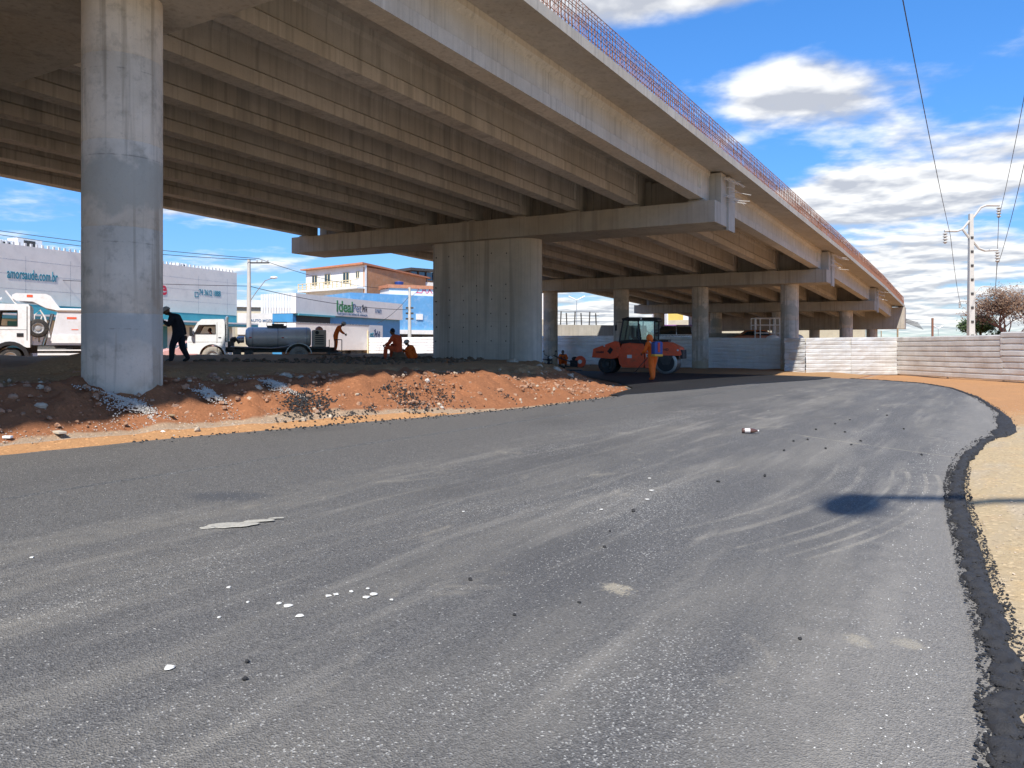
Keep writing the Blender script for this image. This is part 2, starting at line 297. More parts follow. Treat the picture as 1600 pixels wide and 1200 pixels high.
mat('rock_red', (.36, .20, .12), .92, .3, 6, bump=.6, dirt=(.45, .33, .24), dirt_amt=.6); mat('rock_pale', (.47, .38, .28), .92, .25, 5, bump=.6); mat('rock_dark', (.17, .11, .065), .95, .3, 6, bump=.6)
mat('asphalt_lump', (.026, .025, .025), .75, .3, 20, bump=.6); mat('gravel_grey', (.56, .52, .46), .9, .3, 40, bump=.6); mat('chip_white', (.62, .60, .55), .85, .2, 20)
mat('puddle_sheen', (.36, .34, .29), .9, .25, 30, bump=.4); mat('wet_stain', (.075, .074, .074), .28, .2, 14, bump=.5); mat('orange_paint', (.55, .17, .06), .4, .1, 2); mat('pink_paint', (.62, .36, .32), .35, .1, 2)
mat('bark', (.16, .12, .09), .95, .25, 8, bump=.5); mat('twig', (.20, .12, .10), .95, .25, 8)
mat('leaf_green', (.07, .115, .03), .6, .35, 1.6); mat('leaf_brown', (.20, .12, .07), .75, .35, 1.6)
mat('label_white', (.72, .72, .70), .5, .05, 4); mat('bottle_brown', (.10, .05, .04), .15, .2, 20); mat('bottle_label', (.6, .55, .52), .5, .2, 60)

def glass(name, tint, rough=.06):
    m, nt, p = new_mat(name); p.inputs['Base Color'].default_value = (*tint, 1); p.inputs['Roughness'].default_value = rough
    p.inputs['Transmission Weight'].default_value = .0; p.inputs['Metallic'].default_value = .0; p.inputs['Specular IOR Level'].default_value = .9; p.inputs['Coat Weight'].default_value = .6; MATS[name] = m
glass('glass_dark', (.02, .028, .03)); glass('glass_blue', (.03, .06, .12))
def clear_glass():
    m, nt, p = new_mat('glass_clear'); nt.nodes.remove(p); k = NT(nt); o = [n for n in nt.nodes if n.type == 'OUTPUT_MATERIAL'][0]
    t = k.nd('ShaderNodeBsdfTransparent'); t.inputs[0].default_value = (.50, .62, .62, 1); g = k.nd('ShaderNodeBsdfGlossy'); g.inputs['Roughness'].default_value = .05; g.inputs[0].default_value = (.8, .9, .9, 1)
    mx = k.nd('ShaderNodeMixShader'); mx.inputs[0].default_value = .26; k.L(t.outputs[0], mx.inputs[1]); k.L(g.outputs[0], mx.inputs[2]); k.L(mx.outputs[0], o.inputs[0]); MATS['glass_clear'] = m
clear_glass()
# ------------------------------------------------------------------ mesh helpers
class MB:
    def __init__(s): s.v = []; s.f = []; s.mi = []; s.cur = 0
    def mat(s, i): s.cur = i; return s
    def face(s, idx): s.f.append(tuple(idx)); s.mi.append(s.cur)
    def add(s, vs, fs):
        o = len(s.v); s.v += [tuple(p) for p in vs]
        for f in fs: s.face([o+i for i in f])
        return o
    def box(s, x0, x1, y0, y1, z0, z1):
        return s.add([(x0,y0,z0),(x1,y0,z0),(x1,y1,z0),(x0,y1,z0),(x0,y0,z1),(x1,y0,z1),(x1,y1,z1),(x0,y1,z1)], [(0,3,2,1),(4,5,6,7),(0,1,5,4),(1,2,6,5),(2,3,7,6),(3,0,4,7)])
    def hexa(s, p):   # eight corners, bottom ring then top ring
        return s.add(p, [(0,3,2,1),(4,5,6,7),(0,1,5,4),(1,2,6,5),(2,3,7,6),(3,0,4,7)])
    def nbox(s, n0, n1, b0, b1, z0, z1):
        if n0 > n1: n0, n1 = n1, n0
        return s.hexa([W(n0,b0,z0),W(n1,b0,z0),W(n1,b1,z0),W(n0,b1,z0),W(n0,b0,z1),W(n1,b0,z1),W(n1,b1,z1),W(n0,b1,z1)])
    def loft(s, rings, cap=True, closed=True):
        k = len(rings[0]); o = len(s.v)
        for r in rings: s.v += [tuple(p) for p in r]
        for i in range(len(rings)-1):
            for j in range(k if closed else k-1):
                a = o+i*k+j; b = o+i*k+(j+1) % k; s.face((a, b, b+k, a+k))
        if cap and closed:
            s.face([o+j for j in range(k)][::-1]); s.face([o+(len(rings)-1)*k+j for j in range(k)])
        return o
    def tube(s, pts, r, seg=8, cap=True):
        pts = [Vector(p) for p in pts]; rs = r if isinstance(r, (list, tuple)) else [r]*len(pts); rings = []; up = None
        for i, p in enumerate(pts):
            d = (pts[min(i+1, len(pts)-1)] - pts[max(i-1, 0)]); d = d.normalized() if d.length > 1e-9 else Vector((0,0,1))
            if up is None: up = Vector((0,0,1)) if abs(d.z) < .9 else Vector((1,0,0))
            a = d.cross(up); a = a.normalized() if a.length > 1e-6 else d.orthogonal().normalized(); b = a.cross(d).normalized(); up = b
            rings.append([p + rs[i]*(math.cos(2*math.pi*t/seg)*a + math.sin(2*math.pi*t/seg)*b) for t in range(seg)])
        return s.loft(rings, cap)
    def lathe(s, prof, c=(0,0,0), axis='z', seg=20, cap=True):
        rings = []
        for (r, h) in prof:
            ring = []
            for t in range(seg):
                a = 2*math.pi*t/seg; u, w = r*math.cos(a), r*math.sin(a)
                ring.append({'z': (c[0]+u, c[1]+w, c[2]+h), 'y': (c[0]+w, c[1]+h, c[2]+u), 'x': (c[0]+h, c[1]+u, c[2]+w)}[axis])
            rings.append(ring)
        return s.loft(rings, cap)
    def prism(s, poly, y0, y1, fn=None):
        """side profile (x, z) pushed from y0 to y1"""
        fn = fn or (lambda x, y, z: (x, y, z)); return s.loft([[fn(x, y0, z) for x, z in poly], [fn(x, y1, z) for x, z in poly]])
    def ball(s, c, r, seg=10, rg=7, sc=(1,1,1), jit=0, M=None):
        rings = []
        for i in range(rg+1):
            t = math.pi*i/rg; rr = max(math.sin(t), .02)
            ring = []
            for j in range(seg):
                a = 2*math.pi*j/seg; q = Vector((rr*math.cos(a)*sc[0], rr*math.sin(a)*sc[1], math.cos(t)*sc[2]))*r*(1+random.uniform(-jit, jit))
                if M: q = M @ q
                ring.append(Vector(c)+q)
            rings.append(ring[::-1])
        return s.loft(rings)
    def build(s, name, mats, parent=None, smooth=False, loc=None, rz=0, bevel=0):
        me = bpy.data.meshes.new(name); me.from_pydata(s.v, [], s.f); mats = mats if isinstance(mats, (list, tuple)) else [mats]
        for m in mats: me.materials.append(MATS[m])
        if len(mats) > 1: me.polygons.foreach_set('material_index', s.mi)
        if bevel:
            bm = bmesh.new(); bm.from_mesh(me); bmesh.ops.remove_doubles(bm, verts=bm.verts, dist=1e-5)
            bmesh.ops.bevel(bm, geom=[e for e in bm.edges if e.is_manifold and e.calc_face_angle(0) > .5], offset=bevel, segments=2, affect='EDGES', profile=.6, clamp_overlap=True); bm.to_mesh(me); bm.free()
        if smooth: me.polygons.foreach_set('use_smooth', [True]*len(me.polygons))
        me.validate(); me.update()
        if smooth and smooth != 'all':
            me.set_sharp_from_angle(angle=R(38))
        o = bpy.data.objects.new(name, me); col.objects.link(o)
        if parent: o.parent = parent
        if loc is not None: o.location = loc
        o.rotation_euler[2] = rz
        return o
def tag(o, label=None, cat=None, group=None, kind=None):
    for a, v in (('label', label), ('category', cat), ('group', group), ('kind', kind)):
        if v: o[a] = v
    return o
def thing(name, label, cat, loc=(0,0,0), rz=0, group=None):
    o = bpy.data.objects.new(name, None); col.objects.link(o); o.location = loc; o.rotation_euler[2] = rz; o.empty_display_size = .3
    return tag(o, label, cat, group)
def part(o, label): o['label'] = label; return o
def text(name, s, size, m, parent, origin, ux, nrm, extrude=.012, bold=0., align='LEFT', sx=1.):
    """flat lettering with a little thickness, standing on the plane through origin, reading along ux"""
    cu = bpy.data.curves.new(name, 'FONT'); cu.body = s; cu.size = size; cu.extrude = extrude; cu.offset = bold; cu.align_x = align; cu.resolution_u = 3
    t = bpy.data.objects.new(name, cu); col.objects.link(t); dg = bpy.context.evaluated_depsgraph_get(); me = bpy.data.meshes.new_from_object(t.evaluated_get(dg)); bpy.data.objects.remove(t)
    ux = Vector(ux).normalized(); nrm = Vector(nrm).normalized(); uy = nrm.cross(ux).normalized()
    Mx = Matrix((ux*sx, uy, nrm)).transposed().to_4x4(); Mx.translation = Vector(origin); me.transform(Mx)
    me.materials.clear(); me.materials.append(MATS[m]); o = bpy.data.objects.new(name, me); col.objects.link(o); o.parent = parent; return o

def sm(t): t = max(0., min(1., t)); return t*t*(3-2*t)
def lerp_tab(tab, x):
    if x <= tab[0][0]: return tab[0][1]
    for (a, va), (b, vb) in zip(tab, tab[1:]):
        if x <= b: return va+(vb-va)*(x-a)/(b-a)
    return tab[-1][1]

# ------------------------------------------------------------------ terrain heights
TOE = [(-30,-9.6),(4.5,-9.57),(6.3,-9.4),(8.8,-8.96),(11.6,-8.5),(14.6,-8.2),(18.3,-8.25),(21.7,-8.95),(25,-10.8),(30,-14.4),(38.6,-20.4),(48,-28),(60,-40)]
RIGHT = [(-30,.3),(4.7,.13),(6.4,-.02),(8.8,-.21),(10.4,-.30),(12.8,-.31),(15.6,-.09),(18.1,.40),(20.8,.34),(23.8,.11),(29,-.4),(34.8,-1.35),(38.3,-2.6),(40.3,-4.4),(41.7,-6.9),(43,-13.5),(45,-22)]
FRESH_SHADE = [(18.5,-8.6),(20,-8.25),(23.8,-7.75),(29.6,-7.45),(34,-7.1),(38,-6.8),(41.7,-6.95),(43,-13.6),(45,-22)]  # edge of the fresh asphalt, drawn along the deck's shadow edge
def base(n, b):
    fade = 1-.75*sm((b-24)/24)
    z = .04*max(0., min(9., -n))*fade
    return z + (.7-z)*sm((-n-27)/6)
def mound(n, b):
    d = (lerp_tab(TOE, b)-n)*(.82 if b > 21 else 1.)
    if d <= 0: return 0., d
    H = .90*sm((27-b)/9.)+.0 if b > 18 else .90
    far = sm((33.5+(-9-n-7.7)*1.0 - b)/6.) if n < -9 else 0
    H = max(.87*(1-sm((b-13)/9.)), .76*far*sm(d/3.))
    prof = .80*sm(d/1.75)+.20*sm((d-1.0)/4.)
    back = 1-.35*sm((-n-29)/5)
    lump_ = .30*math.exp(-((n+13.3)**2+(b-7.6)**2)/.7)
    return (H*prof*back+lump_)*(1-sm((-n-33)/4)), d
def ground_z(n, b):
    m, d = mound(n, b); return base(n, b)+m
def site(px, py):
    """where the line of sight through a photo pixel meets the earth"""
    ta = (px-800)/1218.5; te = (543.7-py)/1218.5; y = 2.5
    while y < 120:
        x = ta*y; z = 1.6+te*y
        if z <= ground_z(*NB(x, y)): return Vector((x, y, ground_z(*NB(x, y))))
        y += .03
    return Vector((ta*60, 60, 0))

# ------------------------------------------------------------------ ground, mound, road
def ground():
    def axis(lo, hi, fine0, fine1, step):
        a = [fine0+i*step for i in range(int((fine1-fine0)/step)+1)]; q = fine1; s_ = step
        while q < hi: s_ *= 1.35; q += s_; a.append(q)
        q = fine0; s_ = step; pre = []
        while q > lo: s_ *= 1.35; q -= s_; pre.append(q)
        return pre[::-1]+a
    ns = axis(-2600, 2600, -36, 14, .5); bs = axis(-1500, 4200, -4, 60, .5); v = []; zone = []
    for b in bs:
        for n in ns:
            z = base(n, b)-.10
            r = lerp_tab(RIGHT, b)
            if n > r-.15 and -6 < b < 60 or b > 45: z += .085+.05*mn.noise((n*.35, b*.35, 0))*sm((n-r)/2)+.012*mn.noise((n*2, b*2, 4))
            if b > 43 and n < -6 and n > -34: z += .22*sm((b-43)/3)*sm((-n-6)/2)*(.6+.4*mn.noise((n*.5, b*.5, 7)))
            p = W(n, b, z); v.append(p)
            far = sm((b-16)/9+.5*mn.noise((n*.25, b*.25, 1)))
            zone.append((4.85 if n > -4 else 4.3)*(1-far)+3.95*far if b < 43 or n > -6 else 1.2)
    f = []; w = len(ns)
    for i in range(len(bs)-1):
        for j in range(w-1): f.append((i*w+j, i*w+j+1, (i+1)*w+j+1, (i+1)*w+j))
    me = bpy.data.meshes.new('ground'); me.from_pydata(v, [], f); me.materials.append(MATS['soil'])
    a = me.attributes.new('zone', 'FLOAT', 'POINT'); a.data.foreach_set('value', zone); me.polygons.foreach_set('use_smooth', [True]*len(f))
    o = bpy.data.objects.new('ground', me); col.objects.link(o); tag(o, kind='structure')
def dirt():
    v = []; zone = []; f = []; idx = {}
    bl = [-3+.11*i for i in range(int(52/.11))]; nl = []
    q = 0
    while q < 26: nl.append(q); q += .07 if q < 4 else (.16 if q < 9 else .4)
    for b in bl:
        toe = lerp_tab(TOE, b)
        for d0 in nl:
            n = toe+.12-d0; m, d = mound(n, b); p = W(n, b, 0); x, y = p.x, p.y
            z = base(n, b)+m
            rough = sm((d-.15)/.9)
            fr = mn.fractal((x*.9, y*.9, 2.), 1., 2., 4); fr2 = mn.fractal((x*3.4, y*3.4, 8.), .9, 2.1, 4); cl = mn.cell((x*4.1+.35*fr, y*4.1+.35*fr2, 1.))
            slope = sm((4.-d)/1.5)
            z += rough*(.10*fr*(.35+slope)+.07*fr2*(.3+slope)+.035*(abs(mn.noise((x*2.2, y*2.2, 5)))-.2)*slope)
            z += -.05*sm((.12-d)/.15) + .012*rough*(cl-.5)*slope
            v.append((x, y, z))
            gv = 1-sm((b-10.5)/3)
            nz = .5*mn.noise((x*.6, y*.6, 11))
            if d < .40*gv+.0: zn = 4.1
            elif d < .22+.34*gv*(1+1.4*nz): zn = 2.9
            else:
                t = d+1.2*nz
                zn = 2.15 if t < 1.7 else (2.15-(t-1.7)/.8 if t < 2.5 else (1.15 if t < 4.5 else max(.15, 1.15-(t-4.5)/1.5)))
                if b > 20: zn = min(zn, 1.9)
            zone.append(zn)
    w = len(nl)
    for i in range(len(bl)-1):
        for j in range(w-1): f.append((i*w+j, (i+1)*w+j, (i+1)*w+j+1, i*w+j+1))
    me = bpy.data.meshes.new('dirt_mound'); me.from_pydata(v, [], f); me.materials.append(MATS['soil'])
    a = me.attributes.new('zone', 'FLOAT', 'POINT'); a.data.foreach_set('value', zone); me.polygons.foreach_set('use_smooth', [True]*len(f))
    o = bpy.data.objects.new('dirt_mound', me); col.objects.link(o); tag(o, kind='structure')
def rag(b, amp, k): return amp*(mn.noise((b*3.1, k, 0))+.5*mn.noise((b*9.3, k, 3)))
def strip(name, m, rows, left, right, lift, cols, thick=.03):
    """a laid sheet of asphalt: rows along B, with an edge that drops to the sheet below"""
    v = []; f = []
    for b in rows:
        l, r = left(b), right(b)
        for j in range(cols+1):
            n = l+(r-l)*j/cols; v.append(W(n, b, base(n, b)+lift+.006*mn.noise((n*.8, b*.8, 0))))
        v.append(W(r+.015, b, base(r, b)+lift-thick)); 
    w = cols+2
    for i in range(len(rows)-1):
        for j in range(w-1): f.append((i*w+j, i*w+j+1, (i+1)*w+j+1, (i+1)*w+j))
    me = bpy.data.meshes.new(name); me.from_pydata(v, [], f); me.materials.append(MATS[m]); me.polygons.foreach_set('use_smooth', [True]*len(f)); me.set_sharp_from_angle(angle=R(30))
    o = bpy.data.objects.new(name, me); col.objects.link(o); return tag(o, kind='structure')
ground(); dirt()
rowsA = [-6+.12*i for i in range(int(51/.12))]
strip('road', 'asphalt', rowsA, lambda b: lerp_tab(TOE, b)-.35, lambda b: lerp_tab(RIGHT, b)-.06+rag(b, .03, 5), 0., 26, .05)
rowsB = [-6+.05*i for i in range(int(35/.05))]
strip('road_new_strip', 'asphalt', rowsB, lambda b: lerp_tab(TOE, b)-.1+rag(b, .03, 9), lambda b: min(lerp_tab([(-6,-7.3),(9,-7.25),(18,-7.0),(26,-6.9),(29,-7.25)], b), 9)+rag(b, .012, 2), .014, 8, .016)
rowsC = [18.6+.08*i for i in range(int(26/.08))]
strip('road_fresh_shade', 'asphalt_fresh_shade', rowsC, lambda b: lerp_tab(TOE, b)-.2, lambda b: max(lerp_tab(FRESH_SHADE, b), lerp_tab(TOE, b)+.05)+rag(b, .06, 4), .036, 14, .03)  # fresh asphalt whose black tone and edge also paint the deck's shade
# crumbled black edge of the carriageway
def road_edge():
    rows = [-4+.03*i for i in range(int(45.2/.03))]; v = []; f = []; cols_ = 12
    for b in rows:
        r = lerp_tab(RIGHT, b)+rag(b, .05, 7); wdt = .16-.06*sm((b-8)/6)+.05*mn.noise((b*.7, 2, 2))+.06*mn.noise((b*6, 2, 8))+.22*sm((b-16.5)/1.)*sm((23-b)/3)
        for j in range(cols_+1):
            t = j/cols_; n = r-wdt*(1-t); h = .045*math.sin(math.pi*min(1, t*1.02))**.6 if 0 < t < 1 else 0
            p = W(n, b, base(n, b)+.004+h*.5+ (0 if t in (0, 1) else .026*mn.noise((n*15, b*15, 0))+.020*mn.noise((n*37, b*37, 2)))); 
            if t == 1: p.z -= .05
            if t == 0: p.z -= .02
            v.append(p)
    w = cols_+1
    for i in range(len(rows)-1):
        for j in range(w-1): f.append((i*w+j, i*w+j+1, (i+1)*w+j+1, (i+1)*w+j))
    me = bpy.data.meshes.new('road_crumbled_edge'); me.from_pydata(v, [], f); me.materials.append(MATS['asphalt_lump']); me.polygons.foreach_set('use_smooth', [True]*len(f))
    o = bpy.data.objects.new('road_crumbled_edge', me); col.objects.link(o); tag(o, kind='structure')
road_edge()

# ------------------------------------------------------------------ the overpass
PIER_B = [-15.6, 6.88, 29.35, 51.8, 74.3, 91.5]; ZC = [7.3, 6.78, 6.22, 5.62, 4.84, 3.95]
CF = .0112; HC = .815; N0, N1 = -8.67, -30.75; CW = 2.31
def zc(b, n=N0): return lerp_tab(list(zip(PIER_B, ZC)), b)+CF*(N0-n)
bridge = thing('overpass', 'long concrete overpass on girders and piers crossing above the dirt', 'overpass')
GN = [-9.41-2.57*i for i in range(9)]
def girder(gn, b0, b1, m):
    mb = MB(); hb, ht, w = (.25, .30, .15) if m == 'concrete_outer' else (.25, .21, .16)
    def sec(b, kind):
        z0 = lerp_tab(list(zip(PIER_B, ZC)), b)+CF*(N0-gn)+HC+.07; H = 1.15
        if kind: p = [(-hb,0),(hb,0),(hb,.30),(hb,.42),(hb,.9),(max(ht, hb),1.0),(max(ht, hb),H),(-max(ht, hb),H),(-max(ht, hb),1.0),(-hb,.9),(-hb,.42),(-hb,.30)]
        else: p = [(-hb,0),(hb,0),(hb,.31),(w+.02,.37),(w+.02,.88),(ht,1.0),(ht,H),(-ht,H),(-ht,1.0),(-w-.02,.88),(-w-.02,.37),(-hb,.31)]
        return [W(gn+x, b, z0+z) for x, z in p]
    mb.loft([sec(b0, 1), sec(b0+.95, 1), sec(b0+1.0, 0), sec((b0+b1)/2, 0), sec(b1-1.0, 0), sec(b1-.95, 1), sec(b1, 1)])
    return mb.build('girder', m, bridge)
for si in range(5):
    b0 = PIER_B[si]+.32; b1 = PIER_B[si+1]-.32
    for gi, gn in enumerate(GN): girder(gn, b0, b1, 'concrete_outer' if gi == 0 else 'concrete_beam')
def deck(b0, b1):
    mb = MB(); rings = []
    for b in (b0, b1):
        prof = [(-8.95,2.035),(-8.0,1.95),(-8.0,2.20),(-8.35,2.25),(-31.05,2.25),(-31.4,2.20),(-31.4,1.95),(-30.5,2.035)]
        rings.append([W(n, b, zc(b, n)+z) for n, z in prof])
    mb.loft(rings); return mb.build('deck_slab', 'concrete_plain', bridge)
for si in range(5): deck(PIER_B[si]+(.0 if si else -24), PIER_B[si+1]-.004 if si < 4 else 92.4)
for pi, b in enumerate(PIER_B[:-1]):
    mb = MB(); z = [zc(b, N0), zc(b, N1)]
    mb.hexa([W(N1,b-CW/2,z[1]),W(N0,b-CW/2,z[0]),W(N0,b+CW/2,z[0]),W(N1,b+CW/2,z[1]),W(N1,b-CW/2,z[1]+HC),W(N0,b-CW/2,z[0]+HC),W(N0,b+CW/2,z[0]+HC),W(N1,b+CW/2,z[1]+HC)])
    cap = mb.build('pier_cap', 'concrete_cap', bridge, bevel=.025)
    for gn in GN:                       # plinth under each girder end
        q = MB(); zz = zc(b, gn)+HC
        for sgn in (-1, 1): q.nbox(gn-.32, gn+.32, b+sgn*.75-.30, b+sgn*.75+.30, zz-.02, zz+.069)
        q.build('bearing_plinth', 'concrete_cap', cap)
    q = MB(); q.nbox(-9.22, -8.69, b-.31, b+.31, z[0]+HC-.02, z[0]+1.98); q.build('end_block', 'concrete_plain', bridge, bevel=.02)
    q = MB(); q.nbox(-8.688, -8.60, b+.32, b+1.152, z[0]-.12, z[0]+1.93); part(q.build('end_plate', 'concrete_plain', bridge), 'pale vertical concrete strip on the cap end')
    for ga, gb_ in zip(GN, GN[1:]):     # unseen cross walls added to keep the gaps between girder ends dark
        d_ = MB(); zz = zc(b, ga)+HC; d_.nbox(gb_+.252, ga-.252, b+.36, b+.62, zz+.10, zz+1.17); d_.build('added_diaphragm', 'concrete_beam', bridge)
    q = MB()                            # tie wires left sticking out
    for k in range(16):
        h = z[0]+HC+random.choice((.28, .33, .62, .95, .99))+random.uniform(-.05, .05); b_ = b+random.uniform(-.25, .25); l = random.uniform(.45, 1.15); pts = []
        for t in range(5): pts.append(W(-9.9+ (1.2+l)*t/4 if k % 4 == 0 else -8.62+l*t/4*.5, b_ + .9*l*(t/4)**1.2, h-.25*l*(t/4)**2+.03*math.sin(t*2+k)))
        q.tube(pts, .011, 5)
    q.build('tie_wires', 'bright_wire', bridge)
# last support: a wide bent with a closed end wall
zb = zc(91.5, N0); q = MB(); q.nbox(-31.2, -7.9, 90.9, 92.5, zb-.35, zb+1.93); q.build('end_wall', 'concrete_cap', bridge, bevel=.03)
def column(n, b, z0, z1, r=.55):
    mb = MB(); prof = [(r, z0)]; h = z0
    while h+1.25 < z1-.4: h += 1.25; prof += [(r, h-.012), (r-.006, h), (r, h+.012)]
    prof += [(r, z1-.02), (r, z1)]
    mb.lathe(prof, W(n, b, 0), 'z', 40); return mb.build('column', 'concrete_column', bridge, smooth=True)
CN = [-11.1, -16.95, -22.75, -28.55]
for pi in (1, 3, 4, 5):
    for n in CN: column(n, PIER_B[pi], -.4, zc(PIER_B[pi], n)+(.01 if pi < 5 else -.30))
# wall pier with rounded ends
mb = MB(); ring = []
for t in range(17): a = -math.pi/2+math.pi*t/16; ring.append((-17.45+.75*math.cos(a), .75*math.sin(a)))
for t in range(17): a = math.pi/2+math.pi*t/16; ring.append((-21.55+.75*math.cos(a), .75*math.sin(a)))
mb.loft([[W(n, 29.35+b, z if z < 1 else zc(29.35, n)+.01) for n, b in ring] for z in (-.3, 9)]); wallp = mb.build('wall_pier', 'concrete_wall', bridge, smooth=True)
q = MB()                                # form-tie holes: dark plugs set in the face
for zi in (5.72, 4.35, 3.75, 3.1, 2.55, 1.9):
    for i in range(6):
        n = -21.75+.76*i+random.uniform(-.03, .03); q.lathe([(.033, -.006), (.030, .01)], W(n, 28.6, zi+random.uniform(-.03, .03)), 'y', 8)
q.build('tie_hole', 'dark_void', wallp)['kind'] = 'stuff'
q = MB()                                # board joints of the formwork
for zi in (5.35, 4.05, 2.75, 1.75): q.nbox(-21.6, -17.4, 28.597, 28.62, zi-.004, zi+.004)
q.build('form_joint', 'concrete_cap', wallp)
# parapet reinforcement: stirrups in two rows and lengthwise bars
mb = MB(); b = 6.0
def zt(b, n=-8.1): return zc(b, n)+2.21
while b < 92:
    r = .008+.004*sm((b-30)/40); jit = random.uniform(-.02, .02)
    z = zt(b); mb.tube([W(-8.07+jit, b, z), W(-8.09+jit, b+random.uniform(-.015, .015), z+.82), W(-8.16+jit, b, z+.90), W(-8.26, b, z+.86), W(-8.28, b, z+.02)], r, 3, False)
    mb.tube([W(-8.05, b+.06, z), W(-8.06, b+.06, z+.40), W(-8.13, b+.06, z+.44), W(-8.42, b+.06, z+.22), W(-8.45, b+.06, z+.02)], r, 3, False)
    b += .17
tag(mb.build('stirrup_cage', 'rust_steel', bridge), kind='stuff')
for dn, dz in ((-8.08, .12), (-8.06, .27), (-8.06, .41), (-8.08, .55), (-8.08, .70), (-8.10, .84), (-8.27, .3), (-8.27, .55), (-8.26, .8), (-8.43, .2)):
    q = MB(); q.tube([W(dn+random.uniform(-.01, .01), b, zt(b)+dz+random.uniform(-.012, .012)) for b in (6, 12, 18, 24, 29.3, 36, 44, 51.8, 60, 68, 74.3, 83, 91.5)], .011, 4); q.build('reinforcing_bar', 'rust_steel', bridge)
q = MB()
for k in range(5): q.tube([W(-8.0, 91.9, zb+.75-.09*k), W(-6.8+.1*k, 93.2+.2*k, zb+.3-.16*k)], .03, 5)
q.build('end_bars', 'dark_steel', bridge)
# ------------------------------------------------------------------ sheet metal hoarding
def panel(parent, p0, p1, z00, z01, h0, h1, ribs, m, depth=.03, dent=.012, flat=False):
    p0 = Vector((*p0, 0)); p1 = Vector((*p1, 0)); d = (p1-p0); L = d.length; d /= L; nrm = Vector((d.y, -d.x, 0))
    if nrm.y > 0: nrm = -nrm
    prof = []
    for i in range(ribs):
        for t, o in ((0, 0), (.10, 0), (.20, 1), (.82, 1), (.92, 0)): prof.append(((i+t)/ribs, o*depth))
    prof.append((1., 0)); seg = max(4, int(L/.3)); mb = MB(); rings = []; sd = random.uniform(0, 99)
    for k in range(seg+1):
        t = k/seg; zb = z00+(z01-z00)*t; h = h0+(h1-h0)*t; ring = []
        for (q, o) in prof:
            w = mn.noise((t*L*1.1+sd, q*3.5, sd))*dent*2 + mn.noise((t*L*4+sd, q*9, sd))*dent
            if flat: o *= .35
            ring.append(p0+d*(t*L)+nrm*(o+w)+Vector((0, 0, zb+q*h+.010*mn.noise((t*L*2, sd, q)))))
        rings.append(ring)
    mb.loft(rings, cap=False, closed=False); o = mb.build('sheet_panel', m, parent)
    o.modifiers.new('thick', 'SOLIDIFY').thickness = .004; return o
def post(parent, p, z0, z1, r=.035, m='wood'): q = MB(); q.box(p[0]-r, p[0]+r, p[1]-r, p[1]+r, z0, z1); return q.build('post', m, parent)

f1 = thing('metal_fence', 'pale ribbed metal sheet fence running along the sand at the right', 'fence', group='site fence')
pts = [(22.30, 45.1), (22.75, 40.9), (23.22, 37.0), (23.75, 32.6), (24.3, 28), (24.9, 23)]
for i, (a, b) in enumerate(zip(pts, pts[1:])):
    hh = 2.17 if i < 2 else 2.30; panel(f1, a, (b[0]+.01, b[1]-.12), .06, .06, hh, hh, 8, 'sheet_pale', .045, .014)
    post(f1, (a[0]+.10, a[1]), 0, hh-.05)
f2 = thing('metal_fence', 'dented flat metal sheets of the fence between sand and overpass columns', 'fence', group='site fence')
panel(f2, (16.95, 45.0), (19.6, 45.0), .02, .04, 2.16, 2.17, 10, 'sheet_flat', .04, .03, True); panel(f2, (19.55, 44.97), (22.28, 45.1), .04, .06, 2.17, 2.17, 10, 'sheet_flat', .04, .03, True)
panel(f2, (16.3, 46.6), (16.95, 45.02), .02, .02, 2.16, 2.16, 10, 'sheet_zinc', .03, .05); post(f2, (22.35, 45.2), 0, 2.75); post(f2, (19.6, 45.15), 0, 2.1); post(f2, (21.4, 45.2), 0, 2.6, .02)
f3 = thing('metal_fence', 'ribbed zinc sheet fence standing in the shade behind the round columns', 'fence', group='site fence')
n = -11.0; k = 0
while n > -37:
    n2 = n-3.05; zA = .05+.30*sm((-n-11)/16); zB = .05+.30*sm((-n2-11)/16)
    panel(f3, W(n, 53.75)[:2], W(n2-.1, 53.75+.012*(k % 2))[:2], zA, zB, 2.2, 2.2, 9, 'sheet_zinc', .06, .016); post(f3, W(n, 53.95)[:2], 0, zA+2.1); n = n2; k += 1
panel(f3, W(-11.0, 53.75)[:2], (16.3, 46.62), .05, .02, 2.2, 2.16, 9, 'sheet_zinc', .045, .02)
f4 = thing('metal_fence', 'bright white ribbed fence seen left of the wall pier', 'fence', group='site fence')
for i in range(4): panel(f4, W(-37-2.9*i, 53.75)[:2], W(-40-2.9*i, 53.76)[:2], .36, .36, 2.18, 2.18, 9, 'sheet_white', .045, .012)
f5 = thing('metal_fence', 'cream ribbed fence with bare posts behind the seated worker', 'fence', group='site fence')
for i in range(6):
    hh = 2.16 if i == 0 else 1.75+.35*(i > 3)
    panel(f5, W(-48.5-2.4*i, 53.7)[:2], W(-51-2.4*i, 53.72)[:2], .36, .36, hh, hh, 8, 'sheet_cream', .03, .012); post(f5, W(-48.5-2.4*i, 53.55)[:2], .2, 2.4+random.choice((0, .5, .8)), .05, 'cream_trim')

